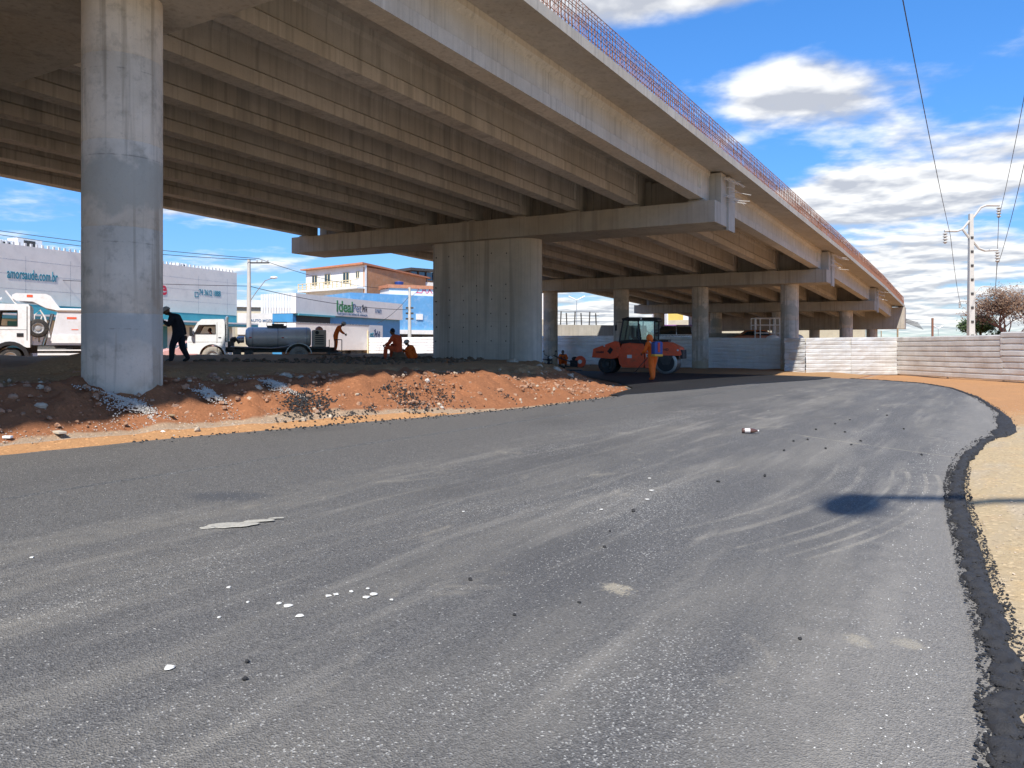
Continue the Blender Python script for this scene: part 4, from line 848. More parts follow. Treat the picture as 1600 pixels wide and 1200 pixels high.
# ------------------------------------------------------------------ people
def person(name, label, loc, rz, J, cloth, group=None, scale=1., look=(0, 1, -.1), legs=None, boots='boot', head_mat='skin', curl=.5):
    """J: joints in metres, x right, y forward, z up. One skinned body with head and fingers in a single mesh."""
    T = thing(name, label, 'person', loc, rz, group); T.scale = (scale,)*3; legs = legs or cloth
    g = {k: Vector(v) for k, v in J.items()}
    names = ['pelvis', 'waist', 'chest', 'neck', 'headb']; V = []; Rr = []; E = []; seg = []; ix = {}
    rad = dict(pelvis=(.150, .125), waist=(.145, .115), chest=(.165, .125), neck=(.062, .062), headb=(.06, .06), sh=(.086, .086), el=(.064, .064), wr=(.044, .044), hip=(.115, .115), kn=(.086, .086), an=(.066, .066), heel=(.05, .045), toe=(.045, .035))
    def av(k): ix[k] = len(V); V.append(g[k]); Rr.append(rad[k.rstrip('LR') if k[-1] in 'LR' else k])
    for k in names: av(k)
    for s in 'LR':
        for k in ('sh', 'el', 'wr', 'hip', 'kn', 'an', 'toe'): av(k+s)
    def ed(a, b, m): E.append((ix[a], ix[b])); seg.append((g[a], g[b], m))
    ed('pelvis', 'waist', 0); ed('waist', 'chest', 0); ed('chest', 'neck', 0); ed('neck', 'headb', 2)
    for s in 'LR': ed('chest', 'sh'+s, 0); ed('sh'+s, 'el'+s, 0); ed('el'+s, 'wr'+s, 0); ed('pelvis', 'hip'+s, 1); ed('hip'+s, 'kn'+s, 1); ed('kn'+s, 'an'+s, 1); ed('an'+s, 'toe'+s, 3)
    me = bpy.data.meshes.new('skel'); me.from_pydata(V, E, []); o = bpy.data.objects.new('skel', me); col.objects.link(o)
    o.modifiers.new('s', 'SKIN'); o.modifiers['s'].use_smooth_shade = True; sv = me.skin_vertices[0].data
    for i, r in enumerate(Rr): sv[i].radius = (r[0]*1.14, r[1]*1.14); sv[i].use_root = (i == 0)
    ss = o.modifiers.new('u', 'SUBSURF'); ss.levels = 2; ss.render_levels = 2
    dg = bpy.context.evaluated_depsgraph_get(); ev = bpy.data.meshes.new_from_object(o.evaluated_get(dg)); bpy.data.objects.remove(o); bpy.data.meshes.remove(me)
    q = MB(); q.v = [tuple(v.co) for v in ev.vertices]
    for f in ev.polygons:
        c = f.center; best = 9; m = 0
        for a, b, mm in seg:
            d = b-a; t = max(0, min(1, (c-a).dot(d)/max(d.length_squared, 1e-9))); dd = (c-a-d*t).length
            if dd < best: best = dd; m = mm
        q.cur = m; q.face(list(f.vertices))
    bpy.data.meshes.remove(ev)
    # head with nose, ears, chin and eyes
    lk = Vector(look).normalized(); rt = lk.cross(Vector((0, 0, 1))).normalized(); up = rt.cross(lk).normalized(); Mh = Matrix((rt, lk, up)).transposed(); hc = g['headb']+up*.095+lk*.015
    q.cur = 2; q.ball(hc, .115, 14, 10, (.70, .85, 1.0), M=Mh); q.ball(hc+lk*.045-up*.065, .06, 10, 6, (.85, .8, .8), M=Mh); q.ball(hc+lk*.102-up*.012, .022, 8, 5, (.7, .9, 1.3), M=Mh)
    for s in (-1, 1): q.ball(hc+rt*s*.082-up*.005, .028, 8, 5, (.35, .7, 1.), M=Mh)
    q.cur = 3
    for s in (-1, 1): q.ball(hc+rt*s*.033+lk*.089+up*.014, .012, 6, 5, M=Mh)
    q.ball(hc+lk*.088-up*.058, .02, 6, 4, (1.2, .5, .3), M=Mh)
    # hands: palm, four unequal fingers, thumb from the side of the palm
    q.cur = 2
    for s, sg in (('L', -1), ('R', 1)):
        w = g['wr'+s]; d = (w-g['el'+s]).normalized(); inn = Vector((-sg, 0, 0)); inn = (inn-d*inn.dot(d)); inn = inn.normalized() if inn.length > .05 else d.orthogonal().normalized(); fw = d.cross(inn).normalized()
        Mp = Matrix((fw, inn, d)).transposed(); q.ball(w+d*.065, .05, 10, 6, (.86, .42, 1.1), M=Mp)
        for k, ln in enumerate((.068, .078, .074, .056)):
            r0 = w+d*.105+fw*(.030-.020*k); p1 = r0+d*ln*.5+inn*ln*.15*curl*2; p2 = p1+d*ln*.35+inn*ln*.45*curl*2; q.tube([r0-d*.02, p1, p2], [.0095, .0085, .0065], 6)
        r0 = w+d*.045+fw*.036; q.tube([r0, r0+fw*.028+d*.03, r0+fw*.03+d*.065+inn*.02], [.012, .010, .007], 6)
    q.build('body', [cloth, legs, head_mat, boots], T, smooth='all'); T['_h'] = 1; del T['_h']
    return T, hc, Mh
def hat(T, hc, M, m, brim=True, cover=1.0, name='hard_hat'):
    q = MB(); rings = []
    for i in range(7):
        t = i/6*math.pi/2; r = .140*math.cos(t)+.002; z = .135*math.sin(t)+.005
        rings.append([Vector(hc)+M @ Vector((r*.86*math.cos(a), r*math.sin(a), z)) for a in [2*math.pi*j/16 for j in range(16)]])
    if brim: rings.insert(0, [Vector(hc)+M @ Vector((.125*math.cos(a), (.15+.05*max(0, math.sin(a)))*math.sin(a), .012)) for a in [2*math.pi*j/16 for j in range(16)]])
    q.loft(rings); return q.build(name, m, T, smooth=True)
def hair(T, hc, M, m='dark_cloth'):
    q = MB(); q.ball(Vector(hc)+M @ Vector((0, -.016, .022)), .118, 12, 8, (.74, .82, .95), M=M); return q.build('hair', m, T, smooth=True)
def hood_(T, hc, M, m):
    q = MB(); q.ball(Vector(hc)+M @ Vector((0, -.02, -.01)), .15, 12, 9, (.82, .86, 1.05), M=M); return q.build('hood', m, T, smooth=True)
STAND = dict(pelvis=(0,0,.95), waist=(0,0,1.10), chest=(0,.01,1.32), neck=(0,.0,1.48), headb=(0,.02,1.54), shL=(-.19,0,1.40), elL=(-.25,-.03,1.12), wrL=(-.25,.06,.88), shR=(.19,0,1.40), elR=(.25,-.03,1.12), wrR=(.25,.06,.88),
             hipL=(-.10,0,.88), knL=(-.11,.03,.48), anL=(-.11,-.02,.09), toeL=(-.12,.15,.04), hipR=(.10,0,.88), knR=(.11,.03,.48), anR=(.11,-.02,.09), toeR=(.12,.15,.04))
def pose(**k): d = dict(STAND); d.update(k); return d
# man in dark clothes walking along the mound top, head bent, hand at his mouth
P = site(276, 561); P = Vector((-9.95, 23.3, ground_z(*NB(-9.95, 23.3))-.01))
J = pose(pelvis=(0,0,.96), waist=(0,.04,1.11), chest=(0,.13,1.31), neck=(0,.24,1.45), headb=(0,.31,1.49), shL=(-.19,.13,1.38), elL=(-.24,.20,1.11), wrL=(-.12,.40,1.25), shR=(.19,.11,1.38), elR=(.25,-.02,1.10), wrR=(.24,-.09,.84),
         knL=(-.10,.16,.52), anL=(-.10,.18,.10), toeL=(-.10,.36,.045), hipR=(.10,0,.88), knR=(.10,-.06,.48), anR=(.10,-.24,.14), toeR=(.10,-.07,.05))
T, hc, M = person('person', 'man in dark jacket and trousers with pale cap walking on the mound, head bowed', P, R(90), J, 'dark_cloth', look=(0, .8, -.62), legs='dark_cloth', head_mat='skin'); hat(T, hc, M, 'grey_hat', False, name='cap')
# worker on the tanker's rear platform
Pw = tk.matrix_basis @ Vector((-7.25, .55, .68)); J = pose(waist=(0,.06,1.09), chest=(0,.17,1.27), neck=(0,.28,1.40), headb=(0,.34,1.44), shL=(-.19,.17,1.34), elL=(-.24,.30,1.10), wrL=(-.17,.48,.98), shR=(.19,.17,1.34), elR=(.24,.30,1.10), wrR=(.17,.48,.98))
T, hc, M = person('person', 'orange clad worker standing on the rear platform of the tank truck', Pw, R(-80), J, 'orange_cloth', look=(0, .8, -.5), curl=.9); hat(T, hc, M, 'grey_hat')
# tanker driver at the window
Pd = tk.matrix_basis @ Vector((-1.05, .62, .80))
SIT = pose(pelvis=(0,0,.42), waist=(0,.0,.58), chest=(0,.04,.82), neck=(0,.05,.98), headb=(0,.07,1.04), shL=(-.19,.04,.90), elL=(-.27,.12,.64), wrL=(-.2,.36,.66), shR=(.19,.04,.90), elR=(.27,.12,.64), wrR=(.2,.36,.66), hipL=(-.1,.03,.38), knL=(-.12,.44,.42), anL=(-.12,.42,.05), toeL=(-.12,.58,.02), hipR=(.1,.03,.38), knR=(.12,.44,.42), anR=(.12,.42,.05), toeR=(.12,.58,.02))
T, hc, M = person('person', 'driver in orange sitting at the window of the white tank truck cab', Pd, tk.rotation_euler[2]-R(90), SIT, 'orange_cloth', look=(-.3, 1, -.1), scale=.9); hair(T, hc, M)
# worker in rust red sitting on a stone with his back turned
Ps = Vector((-4.55, 31.5, 0)); Ps.z = ground_z(*NB(Ps.x, Ps.y))
J = pose(pelvis=(0,0,.40), waist=(0,.05,.56), chest=(0,.16,.78), neck=(0,.25,.94), headb=(0,.29,.99), shL=(-.21,.15,.86), elL=(-.30,.28,.62), wrL=(-.24,.50,.56), shR=(.21,.15,.86), elR=(.28,.32,.62), wrR=(.12,.52,.56), hipL=(-.11,.03,.38), knL=(-.26,.44,.50), anL=(-.28,.46,.09), toeL=(-.30,.63,.04), hipR=(.11,.03,.38), knR=(.14,.45,.50), anR=(.14,.48,.09), toeR=(.14,.64,.04))
T, hc, M = person('person', 'worker in rust red overalls sitting on a stone before the white fence', Ps, R(62), J, 'rust_cloth', look=(0, 1, -.25), curl=.8, scale=1.06); hair(T, hc, M)
q = MB(); q.add([(-.12, -.005, .60), (.12, -.005, .60), (.13, .035, .80), (-.13, .035, .80)], [(0, 1, 2, 3)])
CR = pose(pelvis=(0,0,.26), waist=(0,.10,.40), chest=(0,.22,.58), neck=(0,.32,.72), headb=(0,.36,.77), shL=(-.19,.22,.66), elL=(-.27,.38,.46), wrL=(-.15,.55,.52), shR=(.19,.22,.66), elR=(.27,.38,.46), wrR=(.15,.55,.52), hipL=(-.11,.02,.26), knL=(-.20,.40,.46), anL=(-.17,.12,.08), toeL=(-.19,.30,.03), hipR=(.11,.02,.26), knR=(.20,.40,.46), anR=(.17,.12,.08), toeR=(.19,.30,.03))
p_ = Vector((-4.35, 35.0, 0)); p_.z = ground_z(*NB(p_.x, p_.y))-.12
T, hc, M = person('person', 'sunlit worker in bright orange crouching beyond the seated worker', p_, R(120), CR, 'orange_cloth', look=(0, 1, -.3), scale=1.0); hat(T, hc, M, 'grey_hat')
p_ = W(-25.4, 47.5); p_.z = ground_z(-25.4, 47.5)+.05; p_ = Vector((3.3, 50.5, .42))
T, hc, M = person('person', 'worker in orange squatting against the fence beside the far column', p_, R(175), CR, 'orange_cloth', look=(0, 1, -.1), scale=1.05); hair(T, hc, M)
# worker with knapsack sprayer, seen from behind
Pq = Vector((5.28, 29.2, 0)); Pq.z = base(*NB(Pq.x, Pq.y))+.04
J = pose(waist=(0,.03,1.10), chest=(0,.08,1.30), neck=(0,.13,1.45), headb=(0,.17,1.50), shL=(-.20,.07,1.38), elL=(-.27,.14,1.10), wrL=(-.22,.38,1.02), shR=(.20,.07,1.38), elR=(.27,.12,1.10), wrR=(.20,.36,.98), knL=(-.07,.03,.48), anL=(-.05,-.02,.09), toeL=(-.05,.15,.04), hipR=(.09,0,.88), knR=(.05,.06,.48), anR=(.06,.06,.09), toeR=(.07,.23,.04), hipL=(-.09,0,.88))
T, hc, M = person('person', 'worker in bright orange with blue backpack sprayer walking before the roller', Pq, R(28), J, 'orange_cloth', look=(-.3, 1, -.35), boots='orange_cloth', curl=.9); hood_(T, hc, M, 'orange_cloth')
q = MB()
for s in (-1, 1): q.tube([(s*.12, -.12, 1.35), (s*.14, .02, 1.46), (s*.13, .20, 1.38), (s*.15, .17, 1.1), (s*.14, -.05, .98)], .018, 5)
q.build('strap', 'label_white', T)
q = MB(); q.tube([(-.06, .03, .33), (-.05, .0, .30)], [.078, .078], 10); q.build('reflective_band', 'label_white', T)
bp = thing('backpack_sprayer', 'blue and yellow tank sprayer worn on the orange worker\'s back', 'sprayer', Pq, R(28))
q = MB(); q.prism([(-.19, .98), (.19, .98), (.20, 1.40), (.14, 1.46), (-.14, 1.46), (-.20, 1.40)], -.34, -.13); q.build('tank', 'blue_plastic', bp, bevel=.035); q = MB(); q.prism([(-.20, .90), (.20, .90), (.20, .99), (-.20, .99)], -.35, -.12); q.build('foot', 'yellow_plastic', bp, bevel=.02)
q = MB(); q.box(-.05, .05, -.352, -.338, 1.06, 1.42); q.build('stripe', 'red_light', bp); q = MB(); q.lathe([(.07, 1.45), (.07, 1.50), (.02, 1.51)], (0, -.22, 0), 'z', 12); q.build('lid', 'black_plastic', bp); q = MB(); q.tube([(.2, -.25, .95), (.32, 0, .9), (.22, .42, .96), (.15, .95, .55), (.12, 1.35, .2)], .012, 6); q.build('lance', 'black_plastic', bp)
# roller operator
Po = rl.matrix_basis @ Vector((-.05, 0, 1.58)); T, hc, M = person('person', 'operator in dark clothes seated inside the road roller cab', Po, rl.rotation_euler[2]-R(90), SIT, 'dark_cloth', scale=.92); hair(T, hc, M)

# ------------------------------------------------------------------ buildings
class Plane:
    """a vertical facade through a in direction d; at(px,py) gives the point the photo shows there"""
    def __init__(s, a, b): s.a = Vector((*a, 0)); s.d = (Vector((*b, 0))-s.a).normalized(); s.n = Vector((s.d.y, -s.d.x, 0)); s.n = s.n if s.n.dot(-s.a) > 0 else -s.n
    def at(s, px, py=None):
        t = (px-800)/1218.5; u = (t*s.a.y-s.a.x)/(s.d.x-t*s.d.y); p = s.a+s.d*u
        if py is not None: p = Vector((p.x, p.y, 1.6+(543.7-py)/1218.5*p.y))
        return p
    def u(s, px): return (s.at(px)-s.a).dot(s.d)
    def pt(s, u, z, out=0): p = s.a+s.d*u+s.n*out; return Vector((p.x, p.y, z))
    def box(s, mb, u0, u1, z0, z1, o0, o1):
        if u0 > u1: u0, u1 = u1, u0
        a = [s.pt(u0, z0, o1), s.pt(u1, z0, o1), s.pt(u1, z0, o0), s.pt(u0, z0, o0)]; b = [Vector((p.x, p.y, z1)) for p in a]
        mb.hexa(a+b)
    def mesh(s, name, m, parent, rects, bevel=0):
        q = MB()
        for r in rects: s.box(q, *r)
        return q.build(name, m, parent, bevel=bevel)
def fit_text(pl, name, s, m, parent, px0, px1, py_base, out, bold=.0, font_h=None):
    a = pl.at(px0, py_base); b = pl.at(px1); L = (b-Vector((a.x, a.y, 0))).length; o = text(name, s, 1., m, parent, (0, 0, 0), (1, 0, 0), (0, 0, 1), .02, bold)
    xs = [v.co.x for v in o.data.vertices]; ys = [v.co.y for v in o.data.vertices]; w = max(xs)-min(xs); k = L/w; ky = k if font_h is None else font_h/(max(ys)-min(ys))
    ux = pl.d; uy = Vector((0, 0, 1)); x0 = min(xs); p = a+pl.n*out
    for v in o.data.vertices: c = v.co; v.co = p+ux*((c.x-x0)*k)+uy*(c.y*ky)+pl.n*c.z
    o.data.update(); return o
# clinic hall with the long printed fascia
pa = Plane((-31.9, 48.5), (-24.0, 68.0)); cl = thing('clinic_building', 'long grey fascia building with teal awning and web address lettering', 'building')
U0, U1 = -14., pa.u(370)
pa.mesh('wall', 'facade_white', cl, [(U0, U1, .4, 8.1, -14, -.5)]); fas = pa.mesh('fascia', 'facade_grey', cl, [(U0, U1, 4.42, 8.15, -.498, 0)])
u = U0; k = 0
while u < U1-.3: pa.mesh('fascia_rib', 'facade_white', fas, [(u+.06, u+.20, 8.151, 8.34, -.06, 0)]); u += .40; k += 1
for z in (5.35, 6.3, 7.2): pa.mesh('panel_joint', 'silver_paint', fas, [(U0, U1, z, z+.012, .001, .004)])
for px in (40, 110, 310, 355): pa.mesh('panel_joint', 'silver_paint', fas, [(pa.u(px), pa.u(px)+.015, 4.45, 7.5, .001, .004)])
pa.mesh('soffit_band', 'teal', cl, [(U0, U1+.02, 3.75, 4.41, -.5, -.02)]); aw = pa.mesh('awning', 'teal', cl, [(U0, U1+1.2, 3.42, 3.73, -.49, 1.3)])
pa.mesh('awning_edge', 'facade_white', aw, [(U0, U1+1.2, 3.62, 3.74, 1.302, 1.33)])
for a, b in ((253, 268), (352, 364), (20, 45)): pa.mesh('door', 'teal_dark', cl, [(pa.u(a), pa.u(b), .5, 3.3, -.5, -.42)])
fit_text(pa, 'lettering', 'amorsaude.com.br', 'sign_teal', fas, 11, 90, 434, .004, .006, .66); fit_text(pa, 'lettering', '74 3612 1888', 'sign_teal', fas, 311, 344.5, 460.5, .004, .004, .48); fit_text(pa, 'lettering', 'saúde', 'sign_red', fas, 205, 260.5, 456, .004, .02)
q = MB(); a = pa.u(304); pa.box(q, a, a+.4, 5.75, 5.81, 0, .02); pa.box(q, a, a+.4, 6.12, 6.18, 0, .02); pa.box(q, a, a+.06, 5.8, 6.15, 0, .02); pa.box(q, a+.34, a+.4, 5.8, 6.15, 0, .02); q.build('phone_mark', 'sign_teal', fas)
pa.mesh('logo_bubble', 'teal', fas, [(pa.u(128), pa.u(182), pa.at(128, 458).z, pa.at(128, 425).z, .004, .03)], bevel=.014)
for px, w_ in ((8, .8), (83, .9), (47, .55), (262, .5), (318, .5)):
    ac = thing('air_conditioner', {8: 'weathered tank house on the clinic roof at the far left', 83: 'white air conditioner box on the clinic roof left of the near column', 47: 'small white roof vent between two boxes on the clinic roof', 262: 'small roof vent on the clinic just right of the near column', 318: 'small roof vent above the clinic phone number'}[px], 'roof unit')
    uu = pa.u(px); hgt = 9.1 if px == 8 else (8.95 if px == 83 else 8.68)
    pa.mesh('case', 'brick_orange' if px == 8 else 'white_paint', ac, [(uu-w_, uu+w_, 8.1, hgt, -3.2, -2.2)], bevel=.04); pa.mesh('grille', 'dark_steel', ac, [(uu-w_*.5, uu+w_*.4, 8.35, hgt-.12, -2.199, -2.17)])
# moto parts shop
pm = Plane((-27.0, 76), (-17.5, 80)); ms = thing('moto_shop', 'low beige shop with a worn grey sign beyond the street pole', 'building')
pm.mesh('wall', 'beige_wall', ms, [(0, 12, .4, 5.6, -6, 0)]); pm.mesh('roof_edge', 'facade_white', ms, [(-.3, 12, 5.6, 6.3, -6, .25)]); pm.mesh('tile_row', 'tile_roof', ms, [(2.5, 6.5, 5.3, 5.58, 0, .15)])
sg = pm.mesh('sign_board', 'facade_grey', ms, [(pm.u(371), pm.u(432), 2.9, 5.0, .0, .12)]); fit_text(pm, 'lettering', 'AUTO MOTOR', 'sign_steel', sg, 391, 432, 502.8, .13, .02); pm.mesh('shutter', 'dark_steel', ms, [(pm.u(392), pm.u(430), .5, 2.7, 0, .05)])
# pet supply store
pp = Plane((-19.4, 70), (-12.3, 87.3)); ps = thing('pet_store', 'blue pet store with a long pale fascia and green lettering', 'building')
e = pp.u(629); pp.mesh('wall', 'blue_trim', ps, [(0, e, .4, 4.9, -2.6, -.35)]); fs = pp.mesh('fascia', 'facade_grey', ps, [(0, e, 4.72, 6.52, -.349, 0)])
q = MB(); dd = -pp.n; 
for i in range(12):
    a = pp.pt(0, 4.72, -.35-.3*i); b = pp.pt(0, 4.72, -.60-.3*i); c_ = -pp.d*.03; q.hexa([a+c_, b+c_, b, a, a+c_+Vector((0,0,1.8)), b+c_+Vector((0,0,1.8)), b+Vector((0,0,1.8)), a+Vector((0,0,1.8))])
q.build('side_cladding', 'sheet_zinc', ps); pp.mesh('shop_opening', 'dark_void', ps, [(.5, 5.6, 1.0, 4.55, -.348, -.30)]); pp.mesh('teal_lintel', 'teal', ps, [(.3, 5.9, 4.55, 4.71, -.348, .1)])
fit_text(pp, 'lettering', 'Ideal', 'sign_green', fs, 526, 551, 486.5, .004, .02); fit_text(pp, 'lettering', 'Pet', 'sign_steel', fs, 551.5, 564.5, 487.5, .004, .0); fit_text(pp, 'lettering', 'Tudo para o seu animal de estimação', 'sign_steel', fs, 526.5, 574, 491.2, .004, .0)
def pets(pl, u, z, s, m, parent, out):
    dog = [(0,0),(.12,0),(.14,.32),(.42,.36),(.46,0),(.58,0),(.60,.45),(.78,.85),(.70,.88),(.55,.60),(.28,.62),(.26,.92),(.30,1.0),(.16,1.08),(.10,.98),(-.08,.90),(-.06,.80),(.06,.76),(.02,.45)]
    q = MB()
    for dx, k in ((0, 1.), (.70, .78)): q.loft([[pl.pt(u+s*(dx+x*k if dx == 0 else dx+.5-x*k*.8), z+s*y*k, out+o) for x, y in dog] for o in (0, .02)])
    return q.build('pet_silhouettes', m, parent)
pets(pp, pp.u(566), pp.at(566, 487.5).z, .72, 'sign_black', fs, .004)
for z_, l in ((5.52, '74 3612-2031'), (5.22, '74 98812')): fit_text(pp, 'lettering', l, 'sign_steel', fs, 586, 596, 485 if z_ > 5.4 else 489, .004, .0)
bt = thing('box_trailer', 'grey box trailer standing before the pet store', 'trailer'); pb = Plane((-17.2, 63.5), (-11.3, 74.5)); e0, e1 = pb.u(462), pb.u(577)
pb.mesh('box', 'facade_grey', bt, [(e0, e1, 1.4, 3.62, -2.4, 0)], bevel=.03); pb.mesh('door', 'white_paint', bt, [(e0-.03, e0-.001, 1.45, 3.58, -2.35, -.05)]); pb.mesh('top_rail', 'silver_paint', bt, [(e0, e1, 3.622, 3.70, -2.4, .03)]); pb.mesh('chassis', 'dark_steel', bt, [(e0+.5, e1-.3, .95, 1.38, -2.0, -.4)])
for x in (2.2, 3.3): 
    for w_ in (-.25, -2.15):
        c_ = pb.pt(e0+(e1-e0)*x/4.2, 1.05, w_); t = MB(); t.tube([c_-pb.n*.14, c_+pb.n*.14], .5, 20); t.build('wheel', 'rubber', bt, smooth=True)
sb = thing('hanging_sign', 'white sign with blue letters and a dark dog beside the trailer', 'sign'); pq = Plane((-13.4, 73.0), (-12.0, 76.6)); b0, b1 = pq.u(577), pq.u(598); bd = pq.mesh('board', 'facade_white', sb, [(b0, b1, 2.1, 3.75, -.1, 0)])
fit_text(pq, 'lettering', 'et', 'sign_teal', bd, 578, 584, 527, .004, .02); pets(pq, pq.u(585), 2.55, .80, 'sign_navy', bd, .004); pq.mesh('post', 'silver_paint', sb, [((b0+b1)/2-.05, (b0+b1)/2+.05, .4, 2.1, -.1, 0)])
# three storey house
ph = Plane((-29.6, 112), (-19.6, 104)); hs_ = thing('apartment_house', 'white three storey house with balconies and an orange brick side', 'building'); Lh = (Vector((-19.6, 104))-Vector((-29.6, 112))).length
ph.mesh('wall', 'facade_white', hs_, [(0, Lh, .4, 12.7, -.3, 0)]); pr = Plane((-19.6, 104), (-11.0, 123)); pr.mesh('brick_wall', 'brick_orange', hs_, [(.02, 19, .4, 12.4, -.3, -.001)])
q = MB(); a = [ph.pt(-.4, 13.0, .6), ph.pt(Lh+.35, 13.0, .6)]; r2 = pr.pt(19, 11.8, .4); top = 13.9
q.hexa([ph.pt(-.4, 12.7, .7), ph.pt(Lh+.3, 12.7, .7), pr.pt(19, 12.1, .3), ph.pt(-.4, 12.7, -14), ph.pt(-.4, 12.85, .7), ph.pt(Lh+.3, 12.98, .7), pr.pt(19, 12.3, .3), ph.pt(-.4, 13.6, -14)]); q.build('roof', 'tile_roof', hs_)
for z in (6.35, 9.75): 
    sl = ph.mesh('balcony', 'facade_white', hs_, [(-.2, Lh-.05, z-.25, z, .001, 1.3)]); ph.mesh('railing', 'cream_trim', sl, [(-.2, Lh-.1, z+.12, z+.20, 1.15, 1.25), (-.2, Lh-.1, z+.45, z+.52, 1.15, 1.25), (-.2, Lh-.1, z+.85, z+.95, 1.15, 1.28)]+[(-.2+.95*i, -.05+.95*i, z, z+.9, 1.16, 1.24) for i in range(13)])
for z in (7.1, 10.5):
    for px, wz in ((492, 1.2), (512, 1.3), (541, 1.3), (559, .75)):
        w0 = ph.u(px); wn = ph.mesh('window', 'cream_trim', hs_, [(w0-wz/2, w0+wz/2, z+(0 if wz > 1 else .5), z+1.45, .001, .06)])
        for i in range(2): ph.mesh('pane', 'glass_dark', wn, [(w0-wz/2+.08+i*wz/2, w0-.08+i*wz/2, z+(.08 if wz > 1 else .58), z+1.35, .061, .075)])
ph.mesh('ground_floor_door', 'dark_steel', hs_, [(3, 5, .5, 3.2, .001, .05)])
pg = Plane((-13.5, 118), (-9.0, 122)); at_ = thing('rooftop_terrace', 'grey rooftop storey with blue windows behind the brick house', 'building'); pg.mesh('wall', 'facade_grey', at_, [(-2, 8, .4, 11.6, -6, 0)]); pg.mesh('pavilion', 'dark_steel', at_, [(-2.4, 2.2, 13.2, 13.6, -4, .4)]+[(-2.2+1.4*i, -2.05+1.4*i, 11.6, 13.2, -.3, 0) for i in range(4)])
for i in range(3): pg.mesh('window', 'glass_blue', at_, [(-2.0+1.4*i, -.85+1.4*i, 11.9, 13.1, -.3, -.2)])
# blue warehouse and the white sign hall above it
pu = Plane((-13.6, 92), (-7.0, 97)); bw = thing('blue_warehouse', 'light blue warehouse with a dark band beside the wall pier', 'building'); pu.mesh('wall', 'blue_wall', bw, [(-6, 9, .4, 7.9, -8, 0)]); pu.mesh('ledge', 'facade_white', bw, [(-.6, 9, 3.25, 3.75, .001, .5)]); pu.mesh('dark_band', 'dark_steel', bw, [(-.4, 9, 2.35, 3.2, .001, .06)]); pu.mesh('lower_band', 'blue_trim', bw, [(-.4, 9, .5, 2.34, .001, .08)]); pu.mesh('meter_box', 'facade_white', bw, [(2.6, 3.5, 5.0, 5.7, .001, .12)])
pz = Plane((-15.0, 101), (-9, 104)); zs = thing('sign_hall', 'white hall with red lettering seen above the blue warehouse', 'building'); z0 = pz.u(608); pz.mesh('wall', 'facade_white', zs, [(z0, z0+8, .4, 9.35, -4, 0)]); pz.mesh('roof', 'tile_roof', zs, [(z0-.2, z0+8, 9.36, 9.8, -4, .2)])
fit_text(pz, 'lettering', 'ZAX', 'sign_pink', zs, 650, 676, 458, .01, .0, 1.0)
wt = thing('water_tank', 'small blue water tank on the brick house side', 'water tank'); c_ = pr.pt(7.4, 0, .6); q = MB(); q.lathe([(.55, 10.2), (.65, 10.9), (.62, 10.95), (.1, 11.05)], (c_.x, c_.y, 0), 'z', 16); q.build('drum', 'blue_plastic', wt, smooth=True); q = MB(); q.box(c_.x-.9, c_.x+1.2, c_.y-.6, c_.y+.6, 9.9, 10.18); q.tube([(c_.x, c_.y+.5, 9.0), (c_.x, c_.y, 9.9)], .08, 5); q.build('bracket', 'dark_steel', wt)
# things beyond the fence under the bridge
gb = thing('grey_house', 'pale grey house with a small dark window behind the wall pier', 'building'); pk = Plane((1.0, 92), (5., 93)); pk.mesh('wall', 'facade_grey', gb, [(pk.u(770), pk.u(849), .4, 8.2, -6, 0)]); pk.mesh('window', 'glass_dark', gb, [(pk.u(838), pk.u(843), 5.6, 6.5, .001, .04)]); pk.mesh('ledge', 'beige_wall', gb, [(pk.u(770), pk.u(850), 4.3, 5.0, .001, .2)])
rw = thing('ramp_wall', 'plain grey concrete wall rising above the shaded fence', 'wall'); pw_ = Plane((3.0, 74), (16, 78)); pw_.mesh('wall', 'concrete_plain', rw, [(pw_.u(840), pw_.u(1010), .2, 3.82, -.4, 0)])
rg = thing('guard_railing', 'thin steel railing with leaning posts on the grey wall', 'railing')
for i, px in enumerate((876, 886, 898, 909, 921, 932)):
    c_ = pw_.at(px); q = MB(); q.tube([(c_.x, c_.y+.2, 3.8), (c_.x+.06*(-1 if i % 2 else 1), c_.y+.2, 5.12 if i % 2 == 0 else 4.98)], .065, 5); q.build('post', 'dark_steel', rg)
for z in (4.15, 4.45, 4.78, 5.1): a, b = pw_.at(866), pw_.at(936); q = MB(); q.tube([(a.x, a.y+.2, z), (b.x, b.y+.2, z-.02)], .018, 4); q.build('rail', 'dark_steel', rg)
w2 = thing('low_wall', 'long low grey wall just showing over the fence between columns', 'wall'); pv = Plane((16.0, 70.5), (30, 72)); pv.mesh('wall', 'concrete_plain', w2, [(pv.u(1080), pv.u(1220), .2, 2.95, -.4, 0)])
pwall = thing('graffiti_wall', 'purple painted wall with white scrawl behind the silver van', 'wall'); pl_ = Plane((17.0, 92), (26, 94)); gw = pl_.mesh('wall', 'purple_wall', pwall, [(pl_.u(1030), pl_.u(1095), .3, 4.35, -.3, 0)])
q = MB()
for k in range(5): a = pl_.u(1052+k*4.5); q.tube([pl_.pt(a+.32*math.cos(t*.8), 3.55+.28*math.sin(t*.8), .03) for t in range(8)], .06, 5)
q.tube([pl_.pt(pl_.u(1050)+.4*t, 3.9+.25*math.sin(t*.9), .03) for t in range(7)], .05, 5); q.build('graffiti', 'paper', gw)
